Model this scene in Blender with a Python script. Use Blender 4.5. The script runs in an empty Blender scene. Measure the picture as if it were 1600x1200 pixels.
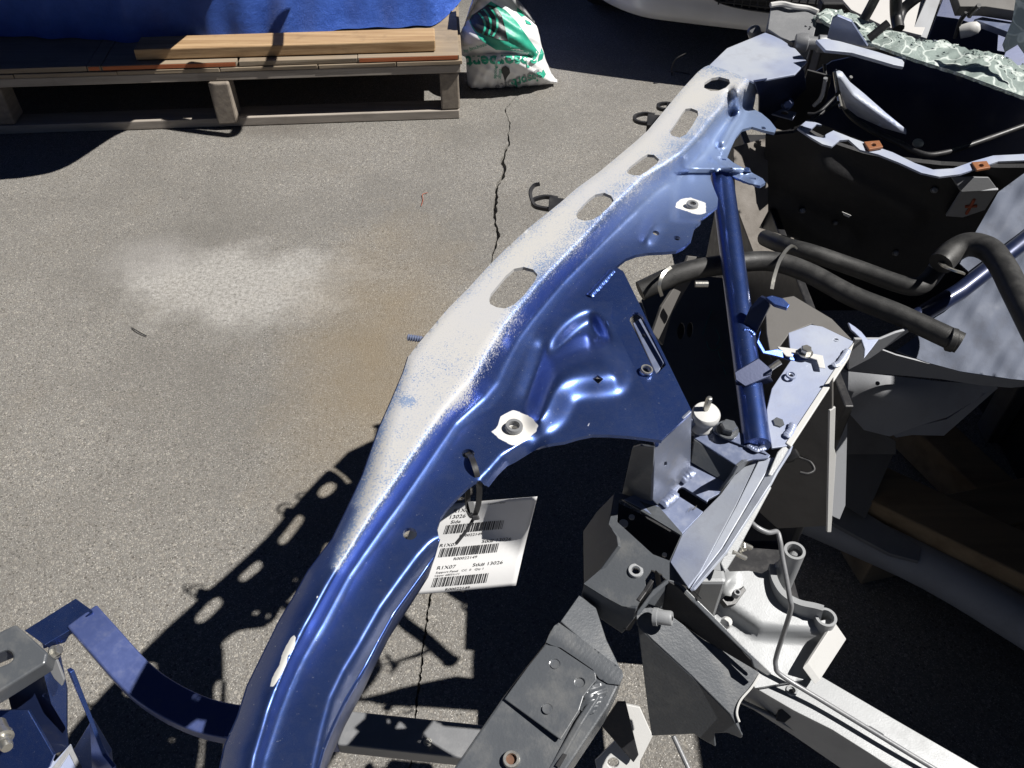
import bpy, bmesh, math, random
import numpy as np
from mathutils import Vector, Matrix
from mathutils.geometry import delaunay_2d_cdt

random.seed(7); np.random.seed(7)
scene = bpy.context.scene
R = math.radians

# ------------------------------------------------------------------ camera
CAM_H, PITCH, FPX = 1.5, R(45.0), 1331.0
cd = bpy.data.cameras.new('camera'); cam = bpy.data.objects.new('camera', cd)
scene.collection.objects.link(cam); scene.camera = cam
cam.location = (0, 0, CAM_H); cam.rotation_euler = (R(90) - PITCH, 0, 0)
cd.sensor_width = 36.0; cd.lens = 36.0 * FPX / 1600.0
cd.clip_start = 0.02; cd.clip_end = 500

# ------------------------------------------------------------------ light
SUN = Vector((0.711, -0.064, 1.0)).normalized()
world = bpy.data.worlds.new('World'); scene.world = world; world.use_nodes = True
wn = world.node_tree.nodes; wl = world.node_tree.links
for n in list(wn): wn.remove(n)
sky = wn.new('ShaderNodeTexSky'); sky.sky_type = 'NISHITA'; sky.sun_disc = False
sky.sun_elevation = math.asin(SUN.z); sky.sun_rotation = math.atan2(SUN.x, SUN.y)
sky.air_density = 0.13; sky.dust_density = 0.0; sky.ozone_density = 1.0; sky.altitude = 1500
bg = wn.new('ShaderNodeBackground'); bg.inputs['Strength'].default_value = 0.05
wo = wn.new('ShaderNodeOutputWorld')
wl.new(sky.outputs[0], bg.inputs[0]); wl.new(bg.outputs[0], wo.inputs[0])
sd_ = bpy.data.lights.new('sun', 'SUN'); sd_.energy = 5.0; sd_.angle = R(0.5); sd_.color = (1, 0.965, 0.915)
sun = bpy.data.objects.new('sun', sd_); scene.collection.objects.link(sun)
sun.rotation_euler = SUN.to_track_quat('Z', 'Y').to_euler()
scene.view_settings.view_transform = 'Standard'; scene.view_settings.look = 'None'
scene.view_settings.gamma = 1; scene.view_settings.exposure = 0.6
scene.view_settings.use_curve_mapping = False

# ------------------------------------------------------------------ pixel -> place
CP, SP = math.cos(PITCH), math.sin(PITCH)
def ray(px, py):
    u = (px - 800) / FPX; v = -(py - 600) / FPX
    return Vector((u, CP + v * SP, -SP + v * CP))
C0 = Vector((0, 0, CAM_H))
def W(px, py, z):                       # point seen at a photo position and standing z metres high
    d = ray(px, py); return C0 + d * ((z - CAM_H) / d.z)
def WY(px, py, y):
    d = ray(px, py); return C0 + d * (y / d.y)
def S(px, py, z):                       # metres per photo pixel there
    p = W(px, py, z) - C0; return p.dot(Vector((0, CP, -SP))) / FPX
def Wn(P, z):                           # vectorised W
    P = np.asarray(P, float); z = np.broadcast_to(np.asarray(z, float), (len(P),))
    u = (P[:, 0] - 800) / FPX; v = -(P[:, 1] - 600) / FPX
    dy = CP + v * SP; dz = -SP + v * CP; t = (z - CAM_H) / dz
    return np.stack([u * t, dy * t, z], 1)

# ------------------------------------------------------------------ 2d helpers
def pip(poly, pts):
    poly = np.asarray(poly, float); pts = np.asarray(pts, float)
    x, y = pts[:, 0], pts[:, 1]; ins = np.zeros(len(pts), bool); n = len(poly)
    for i in range(n):
        x0, y0 = poly[i]; x1, y1 = poly[(i + 1) % n]
        c = (y0 > y) != (y1 > y)
        with np.errstate(divide='ignore', invalid='ignore'):
            xi = (x1 - x0) * (y - y0) / (y1 - y0) + x0
        ins ^= c & (x < xi)
    return ins
def pdist(line, pts, closed=False):     # distance to a polyline, sign + on its right hand (image coordinates, y down)
    L = np.asarray(line, float); pts = np.asarray(pts, float)
    if closed: L = np.vstack([L, L[:1]])
    best = np.full(len(pts), 1e9); sg = np.ones(len(pts))
    for a, b in zip(L[:-1], L[1:]):
        d = b - a; l2 = max(d @ d, 1e-12)
        r = pts - a; t = np.clip((r @ d) / l2, 0, 1)
        q = r - t[:, None] * d; dd = np.hypot(q[:, 0], q[:, 1])
        cr = d[0] * r[:, 1] - d[1] * r[:, 0]
        m = dd < best - 1e-9; best[m] = dd[m]; sg[m] = np.sign(cr[m])
    return best, sg
def sdist(line, pts):
    d, s = pdist(line, pts); return d * s
def sin_poly(poly, pts):                # + inside
    d, _ = pdist(poly, pts, True); return np.where(pip(poly, pts), d, -d)
def resample(poly, step, closed=True):
    out = []; n = len(poly); m = n if closed else n - 1
    for i in range(m):
        a = np.array(poly[i], float); b = np.array(poly[(i + 1) % n], float)
        k = max(1, int(round(np.hypot(*(b - a)) / step)))
        for j in range(k): out.append(tuple(a + (b - a) * j / k))
    if not closed: out.append(tuple(poly[-1]))
    return out
def spline(pts, k=8):                   # Catmull-Rom through points of any dimension
    P = [np.array(p, float) for p in pts]; out = []
    for i in range(len(P) - 1):
        p0 = P[max(i - 1, 0)]; p1 = P[i]; p2 = P[i + 1]; p3 = P[min(i + 2, len(P) - 1)]
        for j in range(k):
            t = j / k
            out.append(tuple(0.5 * ((2 * p1) + (-p0 + p2) * t + (2 * p0 - 5 * p1 + 4 * p2 - p3) * t * t + (-p0 + 3 * p1 - 3 * p2 + p3) * t ** 3)))
    out.append(tuple(P[-1])); return out
def ell(cx, cy, rx, ry, ang=0, n=20):
    c, s = math.cos(R(ang)), math.sin(R(ang)); o = []
    for i in range(n):
        a = 2 * math.pi * i / n; x, y = rx * math.cos(a), ry * math.sin(a)
        o.append((cx + x * c - y * s, cy + x * s + y * c))
    return o
def stad(a, b, r, sq=1.0, n=8):         # stadium between two centres
    a = np.array(a, float); b = np.array(b, float); d = (b - a) / np.hypot(*(b - a)); p = np.array([-d[1], d[0]]); o = []
    for i in range(n + 1):
        t = -math.pi / 2 + math.pi * i / n; o.append(tuple(b + r * sq * math.cos(t) * d + r * math.sin(t) * p))
    for i in range(n + 1):
        t = math.pi / 2 + math.pi * i / n; o.append(tuple(a + r * sq * math.cos(t) * d + r * math.sin(t) * p))
    return o
def smooth(t): t = np.clip(t, 0, 1); return t * t * (3 - 2 * t)
def cdt(outline, holes, interior):
    pts = list(outline); ed = [(i, (i + 1) % len(outline)) for i in range(len(outline))]
    for h in holes:
        b = len(pts); pts += list(h); ed += [(b + i, b + (i + 1) % len(h)) for i in range(len(h))]
    pts += [tuple(p) for p in interior]
    v, e, f, *_ = delaunay_2d_cdt([Vector((float(p[0]), float(p[1]))) for p in pts], ed, [], 0, 1e-7)
    V = np.array([(p.x, p.y) for p in v]); F = np.array([tuple(t) for t in f if len(t) == 3])
    c = V[F].mean(1); keep = pip(outline, c)
    for h in holes: keep &= ~pip(h, c)
    F = F[keep]
    a = V[F]; cr = (a[:, 1, 0] - a[:, 0, 0]) * (a[:, 2, 1] - a[:, 0, 1]) - (a[:, 1, 1] - a[:, 0, 1]) * (a[:, 2, 0] - a[:, 0, 0])
    F[cr < 0] = F[cr < 0][:, ::-1]
    return V, F

# ------------------------------------------------------------------ object helpers
def wloc(o):
    v = Vector((0, 0, 0))
    while o is not None: v = v + o.location; o = o.parent
    return v
def obj(name, verts, faces, mat, parent=None, smooth_=False, loc=None, sharp=35):
    sh = wloc(parent) if parent is not None else Vector((0, 0, 0))
    base = Vector(loc) if loc is not None else Vector((0, 0, 0))
    me = bpy.data.meshes.new(name)
    me.from_pydata([tuple(Vector(v) - sh - base) for v in verts], [], [tuple(int(i) for i in f) for f in faces])
    me.update()
    if smooth_:
        me.polygons.foreach_set('use_smooth', [True] * len(me.polygons))
        if sharp: me.set_sharp_from_angle(angle=R(sharp))
    if mat is not None: me.materials.append(mat)
    o = bpy.data.objects.new(name, me); scene.collection.objects.link(o)
    o.location = base
    if parent is not None: o.parent = parent
    return o
def empty(name, loc, label, cat, group=None):
    o = bpy.data.objects.new(name, None); scene.collection.objects.link(o); o.location = loc
    o.empty_display_size = 0.1; tag(o, label, cat, group); return o
def tag(o, label, cat=None, group=None, kind=None):
    if label: o['label'] = label
    if cat: o['category'] = cat
    if group: o['group'] = group
    if kind: o['kind'] = kind
    return o
def bevel(o, w=0.001, seg=2, ang=30):
    m = o.modifiers.new('bevel', 'BEVEL'); m.width = w; m.segments = seg; m.limit_method = 'ANGLE'; m.angle_limit = R(ang)
    m.harden_normals = False
    return o
def attr(o, name, vals):
    a = o.data.attributes.new(name, 'FLOAT', 'POINT'); a.data.foreach_set('value', np.asarray(vals, np.float32))
def solid(o, th, off=-1):
    m = o.modifiers.new('solidify', 'SOLIDIFY'); m.thickness = th; m.offset = off; m.use_even_offset = False; return o
def extrude_tris(P3, F, ext):           # P3 top points, F triangles, ext vector -> closed shell
    n = len(P3); V = [Vector(p) for p in P3] + [Vector(p) + ext for p in P3]
    faces = [tuple(f) for f in F] + [tuple(i + n for i in f[::-1]) for f in F]
    from collections import Counter
    E = Counter()
    for f in F:
        for i in range(3): E[(f[i], f[(i + 1) % 3])] += 1
    for (a, b) in list(E):
        if (b, a) not in E: faces.append((b, a, a + n, b + n))
    return V, faces
def fit_plane(pts3):
    A = np.array([tuple(p) for p in pts3]); c = A.mean(0); u, s, vt = np.linalg.svd(A - c)
    n = Vector(vt[2]); 
    if n.dot(C0 - Vector(c)) < 0: n = -n
    return Vector(c), n
def on_plane(px, py, c, n):
    d = ray(px, py); return C0 + d * ((c - C0).dot(n) / d.dot(n))
def plate(name, pts, th, mat, parent=None, holes=(), ext=None, bev=0.0008, plane=None, sm=False):
    """flat plate whose outline is given as (photo x, photo y, height z); th = thickness away from the viewer, or ext = a vector"""
    c, n = plane if plane else fit_plane([W(*p) for p in pts])
    ol = [(p[0], p[1]) for p in pts]
    V, F = cdt(ol, list(holes), [])
    P3 = [on_plane(x, y, c, n) for x, y in V]
    e = Vector(ext) if ext is not None else n * -th
    # orient triangles so that top normals look along n
    if len(F):
        a, b, d = (P3[i] for i in F[0])
        if (b - a).cross(d - a).dot(n) < 0: F = F[:, ::-1]
    VV, FF = extrude_tris(P3, [tuple(f) for f in F], e)
    o = obj(name, VV, FF, mat, parent, sm)
    if bev: bevel(o, bev)
    return o
def sheet(name, outline, zf, th, mat, parent=None, holes=(), step=5.0, bstep=None, M=None, attrs=None, extra=(), sharp=None):
    """curved sheet metal: outline/holes in photo positions, zf(pts)->heights (or M(pts)->points)"""
    bstep = bstep or step
    ol = resample(outline, bstep); hs = [resample(h, bstep * .7) for h in holes]
    A = np.array(ol); x0, y0 = A.min(0); x1, y1 = A.max(0)
    gx, gy = np.meshgrid(np.arange(x0 + step / 2, x1, step), np.arange(y0 + step / 2, y1, step))
    gx[::2] += step / 2
    G = np.stack([gx.ravel(), gy.ravel()], 1)
    if len(extra): G = np.vstack([G, np.asarray(extra, float)])
    ok = pip(ol, G) & (pdist(ol, G, True)[0] > step * .45)
    for h in hs: ok &= ~pip(h, G) & (pdist(h, G, True)[0] > step * .4)
    V, F = cdt(ol, hs, G[ok])
    P3 = M(V) if M else Wn(V, zf(V))
    a, b, d = (P3[F[:, i]] for i in range(3)); nn = np.cross(b - a, d - a)
    vw = np.array(C0) - a
    if (np.einsum('ij,ij->i', nn, vw) > 0).mean() < .5: F = F[:, ::-1]
    if not th:
        o = obj(name, P3, F, mat, parent, True, sharp=sharp); idx = np.arange(len(V)); nr = 0
    else:                                # closed shell: smooth skins, flat rim with its own corners
        a, b, d = (P3[F[:, i]] for i in range(3)); fn_ = np.cross(b - a, d - a); vn = np.zeros_like(P3)
        for i in range(3): np.add.at(vn, F[:, i], fn_)
        vn /= np.maximum(np.linalg.norm(vn, axis=1)[:, None], 1e-12); n = len(P3); bot = P3 - vn * th
        E = {}
        for f in F:
            for i in range(3): E[(f[i], f[(i + 1) % 3])] = 1
        rim = [(u, w) for (u, w) in E if (w, u) not in E]; VV = [P3, bot]; RF = []; k = 2 * n; idx = list(range(n)) * 2; ex = []
        for (u, w) in rim:
            ex += [P3[u], P3[w], bot[w], bot[u]]; RF.append((k + 1, k, k + 3, k + 2)); k += 4; idx += [u, w, w, u]
        allV = np.vstack([P3, bot] + ([np.array(ex)] if ex else [])); nr = len(RF)
        o = obj(name, allV, [tuple(f) for f in F] + [tuple(int(i) + n for i in f[::-1]) for f in F] + RF, mat, parent, True, sharp=sharp); idx = np.array(idx)
    if attrs:
        for k, fn in attrs.items(): attr(o, k, np.asarray(fn(V))[idx])
    return o
def zplane(ctrl):                       # photo position -> height on the world plane through control points
    c, n = fit_plane([W(*p) for p in ctrl])
    nv = np.array(n); cv = np.array(c) - np.array(C0)
    def f(P):
        P = np.asarray(P, float); u = (P[:, 0] - 800) / FPX; v = -(P[:, 1] - 600) / FPX
        D = np.stack([u, CP + v * SP, -SP + v * CP], 1); t = (cv @ nv) / (D @ nv); return CAM_H + D[:, 2] * t
    return f
def frames(P):
    P = [Vector(p) for p in P]; T = []
    for i in range(len(P)):
        a = P[max(i - 1, 0)]; b = P[min(i + 1, len(P) - 1)]; T.append((b - a).normalized())
    up = Vector((0, 0, 1)) if abs(T[0].z) < .9 else Vector((0, 1, 0))
    n = (up - T[0] * up.dot(T[0])).normalized(); N = [n]
    for i in range(1, len(P)):
        n = N[-1] - T[i] * N[-1].dot(T[i]); N.append(n.normalized())
    return P, T, N
def sweep(name, path, prof, mat, parent=None, sm=True, scale=None, sharp=40, cap=True):
    """prof: list of (side, up) offsets, closed loop; path: world points"""
    P, T, N = frames(path); V = []; F = []; m = len(prof)
    for i, (p, t, n) in enumerate(zip(P, T, N)):
        b = t.cross(n); k = scale[i] if scale else 1
        for (s, u) in prof: V.append(p + b * (s * k) + n * (u * k))
    for i in range(len(P) - 1):
        for j in range(m):
            a = i * m + j; c = i * m + (j + 1) % m
            F.append((a, c, c + m, a + m))
    if cap: F.append(tuple(range(m))[::-1]); F.append(tuple((len(P) - 1) * m + j for j in range(m)))
    return obj(name, V, F, mat, parent, sm, sharp=sharp)
def circ(r, n=12, sq=1.0): return [(r * math.cos(2 * math.pi * i / n), r * sq * math.sin(2 * math.pi * i / n)) for i in range(n)]
def tube(name, pts, r, mat, parent=None, k=6, n=12, sm=True):
    """round bar through (photo x, photo y, z) points"""
    w = [W(*p) for p in pts]
    if k and len(w) > 2: w = [Vector(p) for p in spline([tuple(p) for p in w], k)]
    return sweep(name, w, circ(r, n), mat, parent, True, sharp=50)
def tubew(name, pts, r, mat, parent=None, k=6, n=10):
    w = [Vector(p) for p in (spline(pts, k) if k and len(pts) > 2 else pts)]
    return sweep(name, w, circ(r, n), mat, parent, True, sharp=50)
def rectprof(w, h, r=0.0):
    return [(-w / 2, -h / 2), (w / 2, -h / 2), (w / 2, h / 2), (-w / 2, h / 2)]
def beam(name, pts, w, h, mat, parent=None, k=0, bev=0.004):
    q = [W(*p) for p in pts]
    if k and len(q) > 2: q = [Vector(p) for p in spline([tuple(p) for p in q], k)]
    o = sweep(name, q, rectprof(w, h), mat, parent, False); bevel(o, bev, 3)
    return o
def boxw(name, a, b, mat, parent=None, bev=0.003, xd=(1, 0, 0), loc=None):
    """box from corner a to corner b (world)"""
    x0, y0, z0 = a; x1, y1, z1 = b
    V = [(x, y, z) for z in (z0, z1) for (x, y) in ((x0, y0), (x1, y0), (x1, y1), (x0, y1))]
    F = [(3, 2, 1, 0), (4, 5, 6, 7), (0, 1, 5, 4), (1, 2, 6, 5), (2, 3, 7, 6), (3, 0, 4, 7)]
    o = obj(name, V, F, mat, parent)
    if bev: bevel(o, bev)
    return o
def lathe(name, base, axis, prof, mat, parent=None, n=20, sm=True):
    """prof: (radius, height along axis)"""
    ax = Vector(axis).normalized(); q = ax.to_track_quat('Z', 'Y'); base = Vector(base); V = []; F = []
    for (r, h) in prof:
        for i in range(n):
            a = 2 * math.pi * i / n; V.append(base + q @ Vector((r * math.cos(a), r * math.sin(a), h)))
    for j in range(len(prof) - 1):
        for i in range(n):
            a = j * n + i; b = j * n + (i + 1) % n; F.append((a, b, b + n, a + n))
    F.append(tuple(range(n))[::-1]); F.append(tuple((len(prof) - 1) * n + i for i in range(n)))
    return obj(name, V, F, mat, parent, sm, sharp=40)
def ring(name, base, axis, ro, ri, h, mat, parent=None, n=20):
    return lathe2(name, base, axis, [(ri, 0), (ro, 0), (ro, h * .7), (ro * .93, h), (ri * 1.06, h), (ri, h * .8)], mat, parent, n)
def lathe2(name, base, axis, prof, mat, parent=None, n=20):     # closed profile loop (no caps)
    ax = Vector(axis).normalized(); q = ax.to_track_quat('Z', 'Y'); base = Vector(base); V = []; F = []; m = len(prof)
    for (r, h) in prof:
        for i in range(n):
            a = 2 * math.pi * i / n; V.append(base + q @ Vector((r * math.cos(a), r * math.sin(a), h)))
    for j in range(m):
        for i in range(n):
            a = j * n + i; b = j * n + (i + 1) % n; c = ((j + 1) % m) * n
            F.append((a, b, c + (i + 1) % n, c + i))
    return obj(name, V, F, mat, parent, True, sharp=40)
def hexbolt(name, base, axis, r, h, mat, parent=None, rot=0.3, washer=1.35):
    ax = Vector(axis).normalized(); q = ax.to_track_quat('Z', 'Y'); base = Vector(base); V = []; F = []
    prof = [(r * washer, 0, 24), (r * washer, h * .22, 24)]
    n = 24
    for (rr, hh, _) in prof:
        for i in range(n):
            a = 2 * math.pi * i / n; V.append(base + q @ Vector((rr * math.cos(a), rr * math.sin(a), hh)))
    F += [(i, (i + 1) % n, n + (i + 1) % n, n + i) for i in range(n)]; F.append(tuple(n + i for i in range(n))); F.append(tuple(range(n))[::-1])
    b0 = len(V)
    for (k, hh) in ((1, h * .2), (1, h * .88), (.86, h)):
        for i in range(6):
            a = rot + math.pi * i / 3; V.append(base + q @ Vector((r * k * math.cos(a), r * k * math.sin(a), hh)))
    for j in range(2):
        for i in range(6):
            a = b0 + j * 6 + i; b = b0 + j * 6 + (i + 1) % 6; F.append((a, b, b + 6, a + 6))
    F.append(tuple(b0 + 12 + i for i in range(6)))
    return obj(name, V, F, mat, parent)
def weld(name, pts, r, mat, parent=None, n=None, flat=.45):
    """a weld seam: low half-round bead with crescent ripples along (photo x, photo y, z) points"""
    q = [Vector(p) for p in spline([tuple(W(*p)) for p in pts], 10)] if len(pts) > 2 else [W(*pts[0]).lerp(W(*pts[1]), i / 8) for i in range(9)]
    acc = [0.0]
    for a, b in zip(q, q[1:]): acc.append(acc[-1] + (b - a).length)
    L = acc[-1]; ns = max(12, int(L / (r * .12))); nu_ = 11; V = []; F = []; ph = random.random() * 6
    for i in range(ns + 1):
        s = L * i / ns; k = int(np.searchsorted(acc, s, 'right') - 1); k = min(k, len(q) - 2); t = (s - acc[k]) / max(acc[k + 1] - acc[k], 1e-9)
        c = q[k].lerp(q[k + 1], t); T = (q[k + 1] - q[k]).normalized(); B = T.cross(Vector((0, 0, 1))).normalized(); U = B.cross(T).normalized()
        if U.z < 0: U = -U
        end = min(1, min(s, L - s) / (r * .8) + .05) ** .5; wv = r * (1 + .06 * math.sin(s / r * 1.7 + ph) + .05 * math.sin(s / r * 4.3)) * (.55 + .45 * end)
        for m in range(nu_):
            u = -1 + 2 * m / (nu_ - 1)
            h = r * flat * end * (1 - u * u) * (1 + .11 * math.sin(2 * math.pi * (s / (r * .75) + .7 * u * u) + ph)) - .0004
            V.append(c + B * (u * wv) + U * h)
    for i in range(ns):
        for m in range(nu_ - 1): a = i * nu_ + m; F.append((a, a + 1, a + 1 + nu_, a + nu_))
    return obj(name, V, F, mat, parent, True, sharp=None)
def text_polys(body, size=1.0, bold=False):
    cu = bpy.data.curves.new('print', 'FONT'); cu.body = body; cu.size = size; cu.resolution_u = 2
    if bold: cu.offset = 0.03 * size
    t = bpy.data.objects.new('print', cu); scene.collection.objects.link(t)
    dg = bpy.context.evaluated_depsgraph_get(); dg.update()
    me = bpy.data.meshes.new_from_object(t.evaluated_get(dg))
    V = np.array([tuple(v.co) for v in me.vertices]).reshape(-1, 3); F = [tuple(p.vertices) for p in me.polygons]
    bpy.data.objects.remove(t); bpy.data.curves.remove(cu); bpy.data.meshes.remove(me)
    return V, F

# ------------------------------------------------------------------ materials
def nodes(name):
    m = bpy.data.materials.new(name); m.use_nodes = True; nt = m.node_tree
    b = nt.nodes['Principled BSDF']; return m, nt.nodes, nt.links, b
def mixc(N, L, fac, a, b):
    x = N.new('ShaderNodeMix'); x.data_type = 'RGBA'
    for sock, v in ((x.inputs[0], fac), (x.inputs[6], a), (x.inputs[7], b)):
        if hasattr(v, 'links') or hasattr(v, 'is_output'): L.new(v, sock)
        elif isinstance(v, (int, float)): sock.default_value = v
        else: sock.default_value = (*v, 1) if len(v) == 3 else v
    return x.outputs[2]
def noise(N, L, scale, detail=4, rough=.6, co=None):
    n = N.new('ShaderNodeTexNoise'); n.inputs['Scale'].default_value = scale; n.inputs['Detail'].default_value = detail; n.inputs['Roughness'].default_value = rough
    if co is not None: L.new(co, n.inputs['Vector'])
    return n.outputs['Fac']
def coords(N): return N.new('ShaderNodeNewGeometry').outputs['Position']
def mrange(N, L, v, a, b, c=0.0, d=1.0, interp='LINEAR'):
    m = N.new('ShaderNodeMapRange'); m.interpolation_type = interp
    L.new(v, m.inputs[0]); 
    for i, x in zip((1, 2, 3, 4), (a, b, c, d)): m.inputs[i].default_value = x
    return m.outputs[0]
def math_(N, L, op, a, b=None):
    m = N.new('ShaderNodeMath'); m.operation = op
    for i, v in enumerate((a, b)):
        if v is None: continue
        if isinstance(v, (int, float)): m.inputs[i].default_value = v
        else: L.new(v, m.inputs[i])
    return m.outputs[0]
def bump(N, L, b, h, strength=.3, dist=.001):
    n = N.new('ShaderNodeBump'); n.inputs['Strength'].default_value = strength; n.inputs['Distance'].default_value = dist
    L.new(h, n.inputs['Height']); L.new(n.outputs[0], b.inputs['Normal'])
def gattr(N, name):
    a = N.new('ShaderNodeAttribute'); a.attribute_name = name; return a.outputs['Fac']
def paint(name, col, metal=0.0, rough=.4, coat=0.0, dirt=(0.25, 0.23, 0.2), dirt_amt=.25, scale=40, bmp=.15, spec=.5, bscale=400, col2=None, dirt_lo=.5):
    m, N, L, b = nodes(name); co = coords(N)
    n1 = noise(N, L, scale, 6, .65, co); f = mrange(N, L, n1, dirt_lo, .8, 0, dirt_amt)
    base = col
    if col2 is not None:
        n3 = noise(N, L, scale * .25, 3, .5, co); base = mixc(N, L, mrange(N, L, n3, .4, .6), col, col2)
    c = mixc(N, L, f, base, dirt); L.new(c, b.inputs['Base Color'])
    b.inputs['Metallic'].default_value = metal
    r = mrange(N, L, n1, .3, .75, rough * .85, min(1, rough * 1.25)); L.new(r, b.inputs['Roughness'])
    b.inputs['Coat Weight'].default_value = coat; b.inputs['Coat Roughness'].default_value = .15
    b.inputs['Specular IOR Level'].default_value = spec
    if bmp: bump(N, L, b, noise(N, L, bscale, 3, .6, co), bmp, .0006)
    return m
BLUE = (0.040, 0.086, 0.30)
def metallic_blue(name, base=BLUE, rough=.36, wear=False):
    m, N, L, b = nodes(name); co = coords(N)
    n1 = noise(N, L, 14, 5, .6, co)
    fl = N.new('ShaderNodeTexVoronoi'); fl.inputs['Scale'].default_value = 900; L.new(co, fl.inputs['Vector'])
    spark = mrange(N, L, math_(N, L, 'FRACT', math_(N, L, 'MULTIPLY', fl.outputs['Distance'], 7.3)), .86, 1.0)
    c = mixc(N, L, mrange(N, L, n1, .35, .7, 0, .2), base, tuple(x * 1.35 for x in base))
    c = mixc(N, L, math_(N, L, 'MULTIPLY', spark, .5), c, (.40, .52, .85))
    dust = mrange(N, L, noise(N, L, 120, 6, .75, co), .45, .8, .0, .20)
    c = mixc(N, L, dust, c, (.27, .28, .33))
    scr = mrange(N, L, noise(N, L, 330, 3, .6, co), .69, .72, 0, .8)
    c = mixc(N, L, scr, c, (.45, .5, .62))
    rgh = mrange(N, L, n1, .3, .7, rough * .94, rough * 1.08)
    met = .92
    if wear:
        w = gattr(N, 'sd_wear'); sf = gattr(N, 'sd_soft'); ch = gattr(N, 'sd_chip'); hz = gattr(N, 'haze')
        nz = noise(N, L, 560, 4, .85, co); nz2 = noise(N, L, 60, 4, .6, co)
        t = math_(N, L, 'ADD', math_(N, L, 'DIVIDE', w, sf), math_(N, L, 'MULTIPLY', math_(N, L, 'SUBTRACT', nz, .5), 9.5))
        t = math_(N, L, 'ADD', t, math_(N, L, 'MULTIPLY', math_(N, L, 'SUBTRACT', nz2, .62), 1.8))
        wf = mrange(N, L, t, -.2, .2)
        c = mixc(N, L, math_(N, L, 'MULTIPLY', hz, .85), c, (.30, .39, .56))
        wc = mixc(N, L, mrange(N, L, noise(N, L, 9, 3, .5, co), .35, .65), (.42, .413, .398), (.405, .405, .413))
        wc = mixc(N, L, mrange(N, L, noise(N, L, 900, 2, .5, co), .4, .7, 0, .25), wc, (.27, .28, .31))
        c = mixc(N, L, wf, c, wc)
        cw = math_(N, L, 'ADD', ch, math_(N, L, 'MULTIPLY', math_(N, L, 'SUBTRACT', noise(N, L, 160, 3, .6, co), .5), 4.0))
        cf = mrange(N, L, cw, -.5, .5)
        c = mixc(N, L, cf, c, (.6, .59, .56))
        tot = math_(N, L, 'MAXIMUM', wf, cf)
        mm = mrange(N, L, tot, 0, 1, met, 0.0)
        mm2 = math_(N, L, 'MULTIPLY', mm, mrange(N, L, hz, 0, 1, 1, .35)); L.new(mm2, b.inputs['Metallic'])
        rr = N.new('ShaderNodeMix'); rr.data_type = 'FLOAT'; L.new(tot, rr.inputs[0]); L.new(rgh, rr.inputs[2]); rr.inputs[3].default_value = .6
        L.new(rr.outputs[0], b.inputs['Roughness'])
        L.new(mrange(N, L, tot, 0, 1, .7, 0), b.inputs['Coat Weight'])
        bump(N, L, b, tot, .25, .0004)
    else:
        b.inputs['Metallic'].default_value = met; L.new(rgh, b.inputs['Roughness']); b.inputs['Coat Weight'].default_value = .5
        bump(N, L, b, noise(N, L, 300, 3, .6, co), .04, .0005)
    b.inputs['Coat Roughness'].default_value = .2
    L.new(c, b.inputs['Base Color'])
    return m
def wood(name, c1, c2, axis=0, scale=1.0, grey=.0):
    m, N, L, b = nodes(name); co = coords(N); mp = N.new('ShaderNodeMapping'); L.new(co, mp.inputs['Vector'])
    sc = [60, 60, 60]; sc[axis] = 3; mp.inputs['Scale'].default_value = [s * scale for s in sc]
    n = noise(N, L, 1.0, 5, .6, mp.outputs[0]); n2 = noise(N, L, 7, 5, .7, co)
    c = mixc(N, L, mrange(N, L, n, .3, .7), c1, c2)
    c = mixc(N, L, mrange(N, L, n2, .55, .8, 0, .55), c, tuple(x * .35 for x in c2))
    if grey: c = mixc(N, L, mrange(N, L, noise(N, L, 3, 4, .6, co), .3, .7, grey * .4, grey), c, (.22, .215, .2))
    L.new(c, b.inputs['Base Color']); b.inputs['Roughness'].default_value = .8
    bump(N, L, b, n, .5, .0015)
    return m
def plain(name, col, rough=.5, metal=0.0, trans=0.0, coat=0.0):
    m, N, L, b = nodes(name); co = coords(N)
    n = noise(N, L, 30, 4, .6, co); c = mixc(N, L, mrange(N, L, n, .35, .7), col, tuple(x * .75 for x in col)); L.new(c, b.inputs['Base Color'])
    b.inputs['Roughness'].default_value = rough; b.inputs['Metallic'].default_value = metal; b.inputs['Transmission Weight'].default_value = trans; b.inputs['Coat Weight'].default_value = coat
    return m
M = {}
M['blue_worn'] = metallic_blue('blue_metallic_paint_worn', wear=True)
M['blue'] = metallic_blue('blue_metallic_paint')
M['blue_over'] = paint('blue_overspray', (.15, .18, .28), .4, .42, .25, (.36, .37, .40), .4, 90, .15, col2=(.18, .21, .31))
M['pale'] = paint('pale_overspray', (.40, .43, .49), .12, .45, .2, (.24, .24, .27), .5, 45, .2, col2=(.27, .31, .44))
M['silver'] = paint('silver_grey_paint', (.275, .285, .295), .12, .45, .15, (.22, .22, .22), .3, 45, .25, bscale=600)
M['white'] = paint('white_primer', (.5, .5, .49), 0, .5, 0, (.35, .34, .32), .3, 60, .2)
M['grey'] = paint('grey_steel', (.20, .205, .215), .25, .45, .1, (.32, .32, .32), .4, 35, .3)
M['satin'] = paint('dark_satin_paint', (.075, .082, .092), .1, .36, .25, (.22, .215, .2), .45, 28, .3)
M['black'] = paint('black_plastic', (.018, .018, .02), 0, .45, 0, (.09, .085, .08), .4, 60, .2)
M['felt'] = paint('black_felt', (.018, .018, .020), 0, .62, 0, (.045, .044, .043), .5, 50, .5, spec=.4)
M['hose'] = paint('rubber_hose', (.018, .018, .018), 0, .55, 0, (.09, .088, .085), .5, 50, .4, bscale=900, dirt_lo=.45)
M['steel'] = paint('bare_steel', (.55, .54, .50), .9, .32, 0, (.3, .25, .18), .4, 90, .2)
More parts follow.
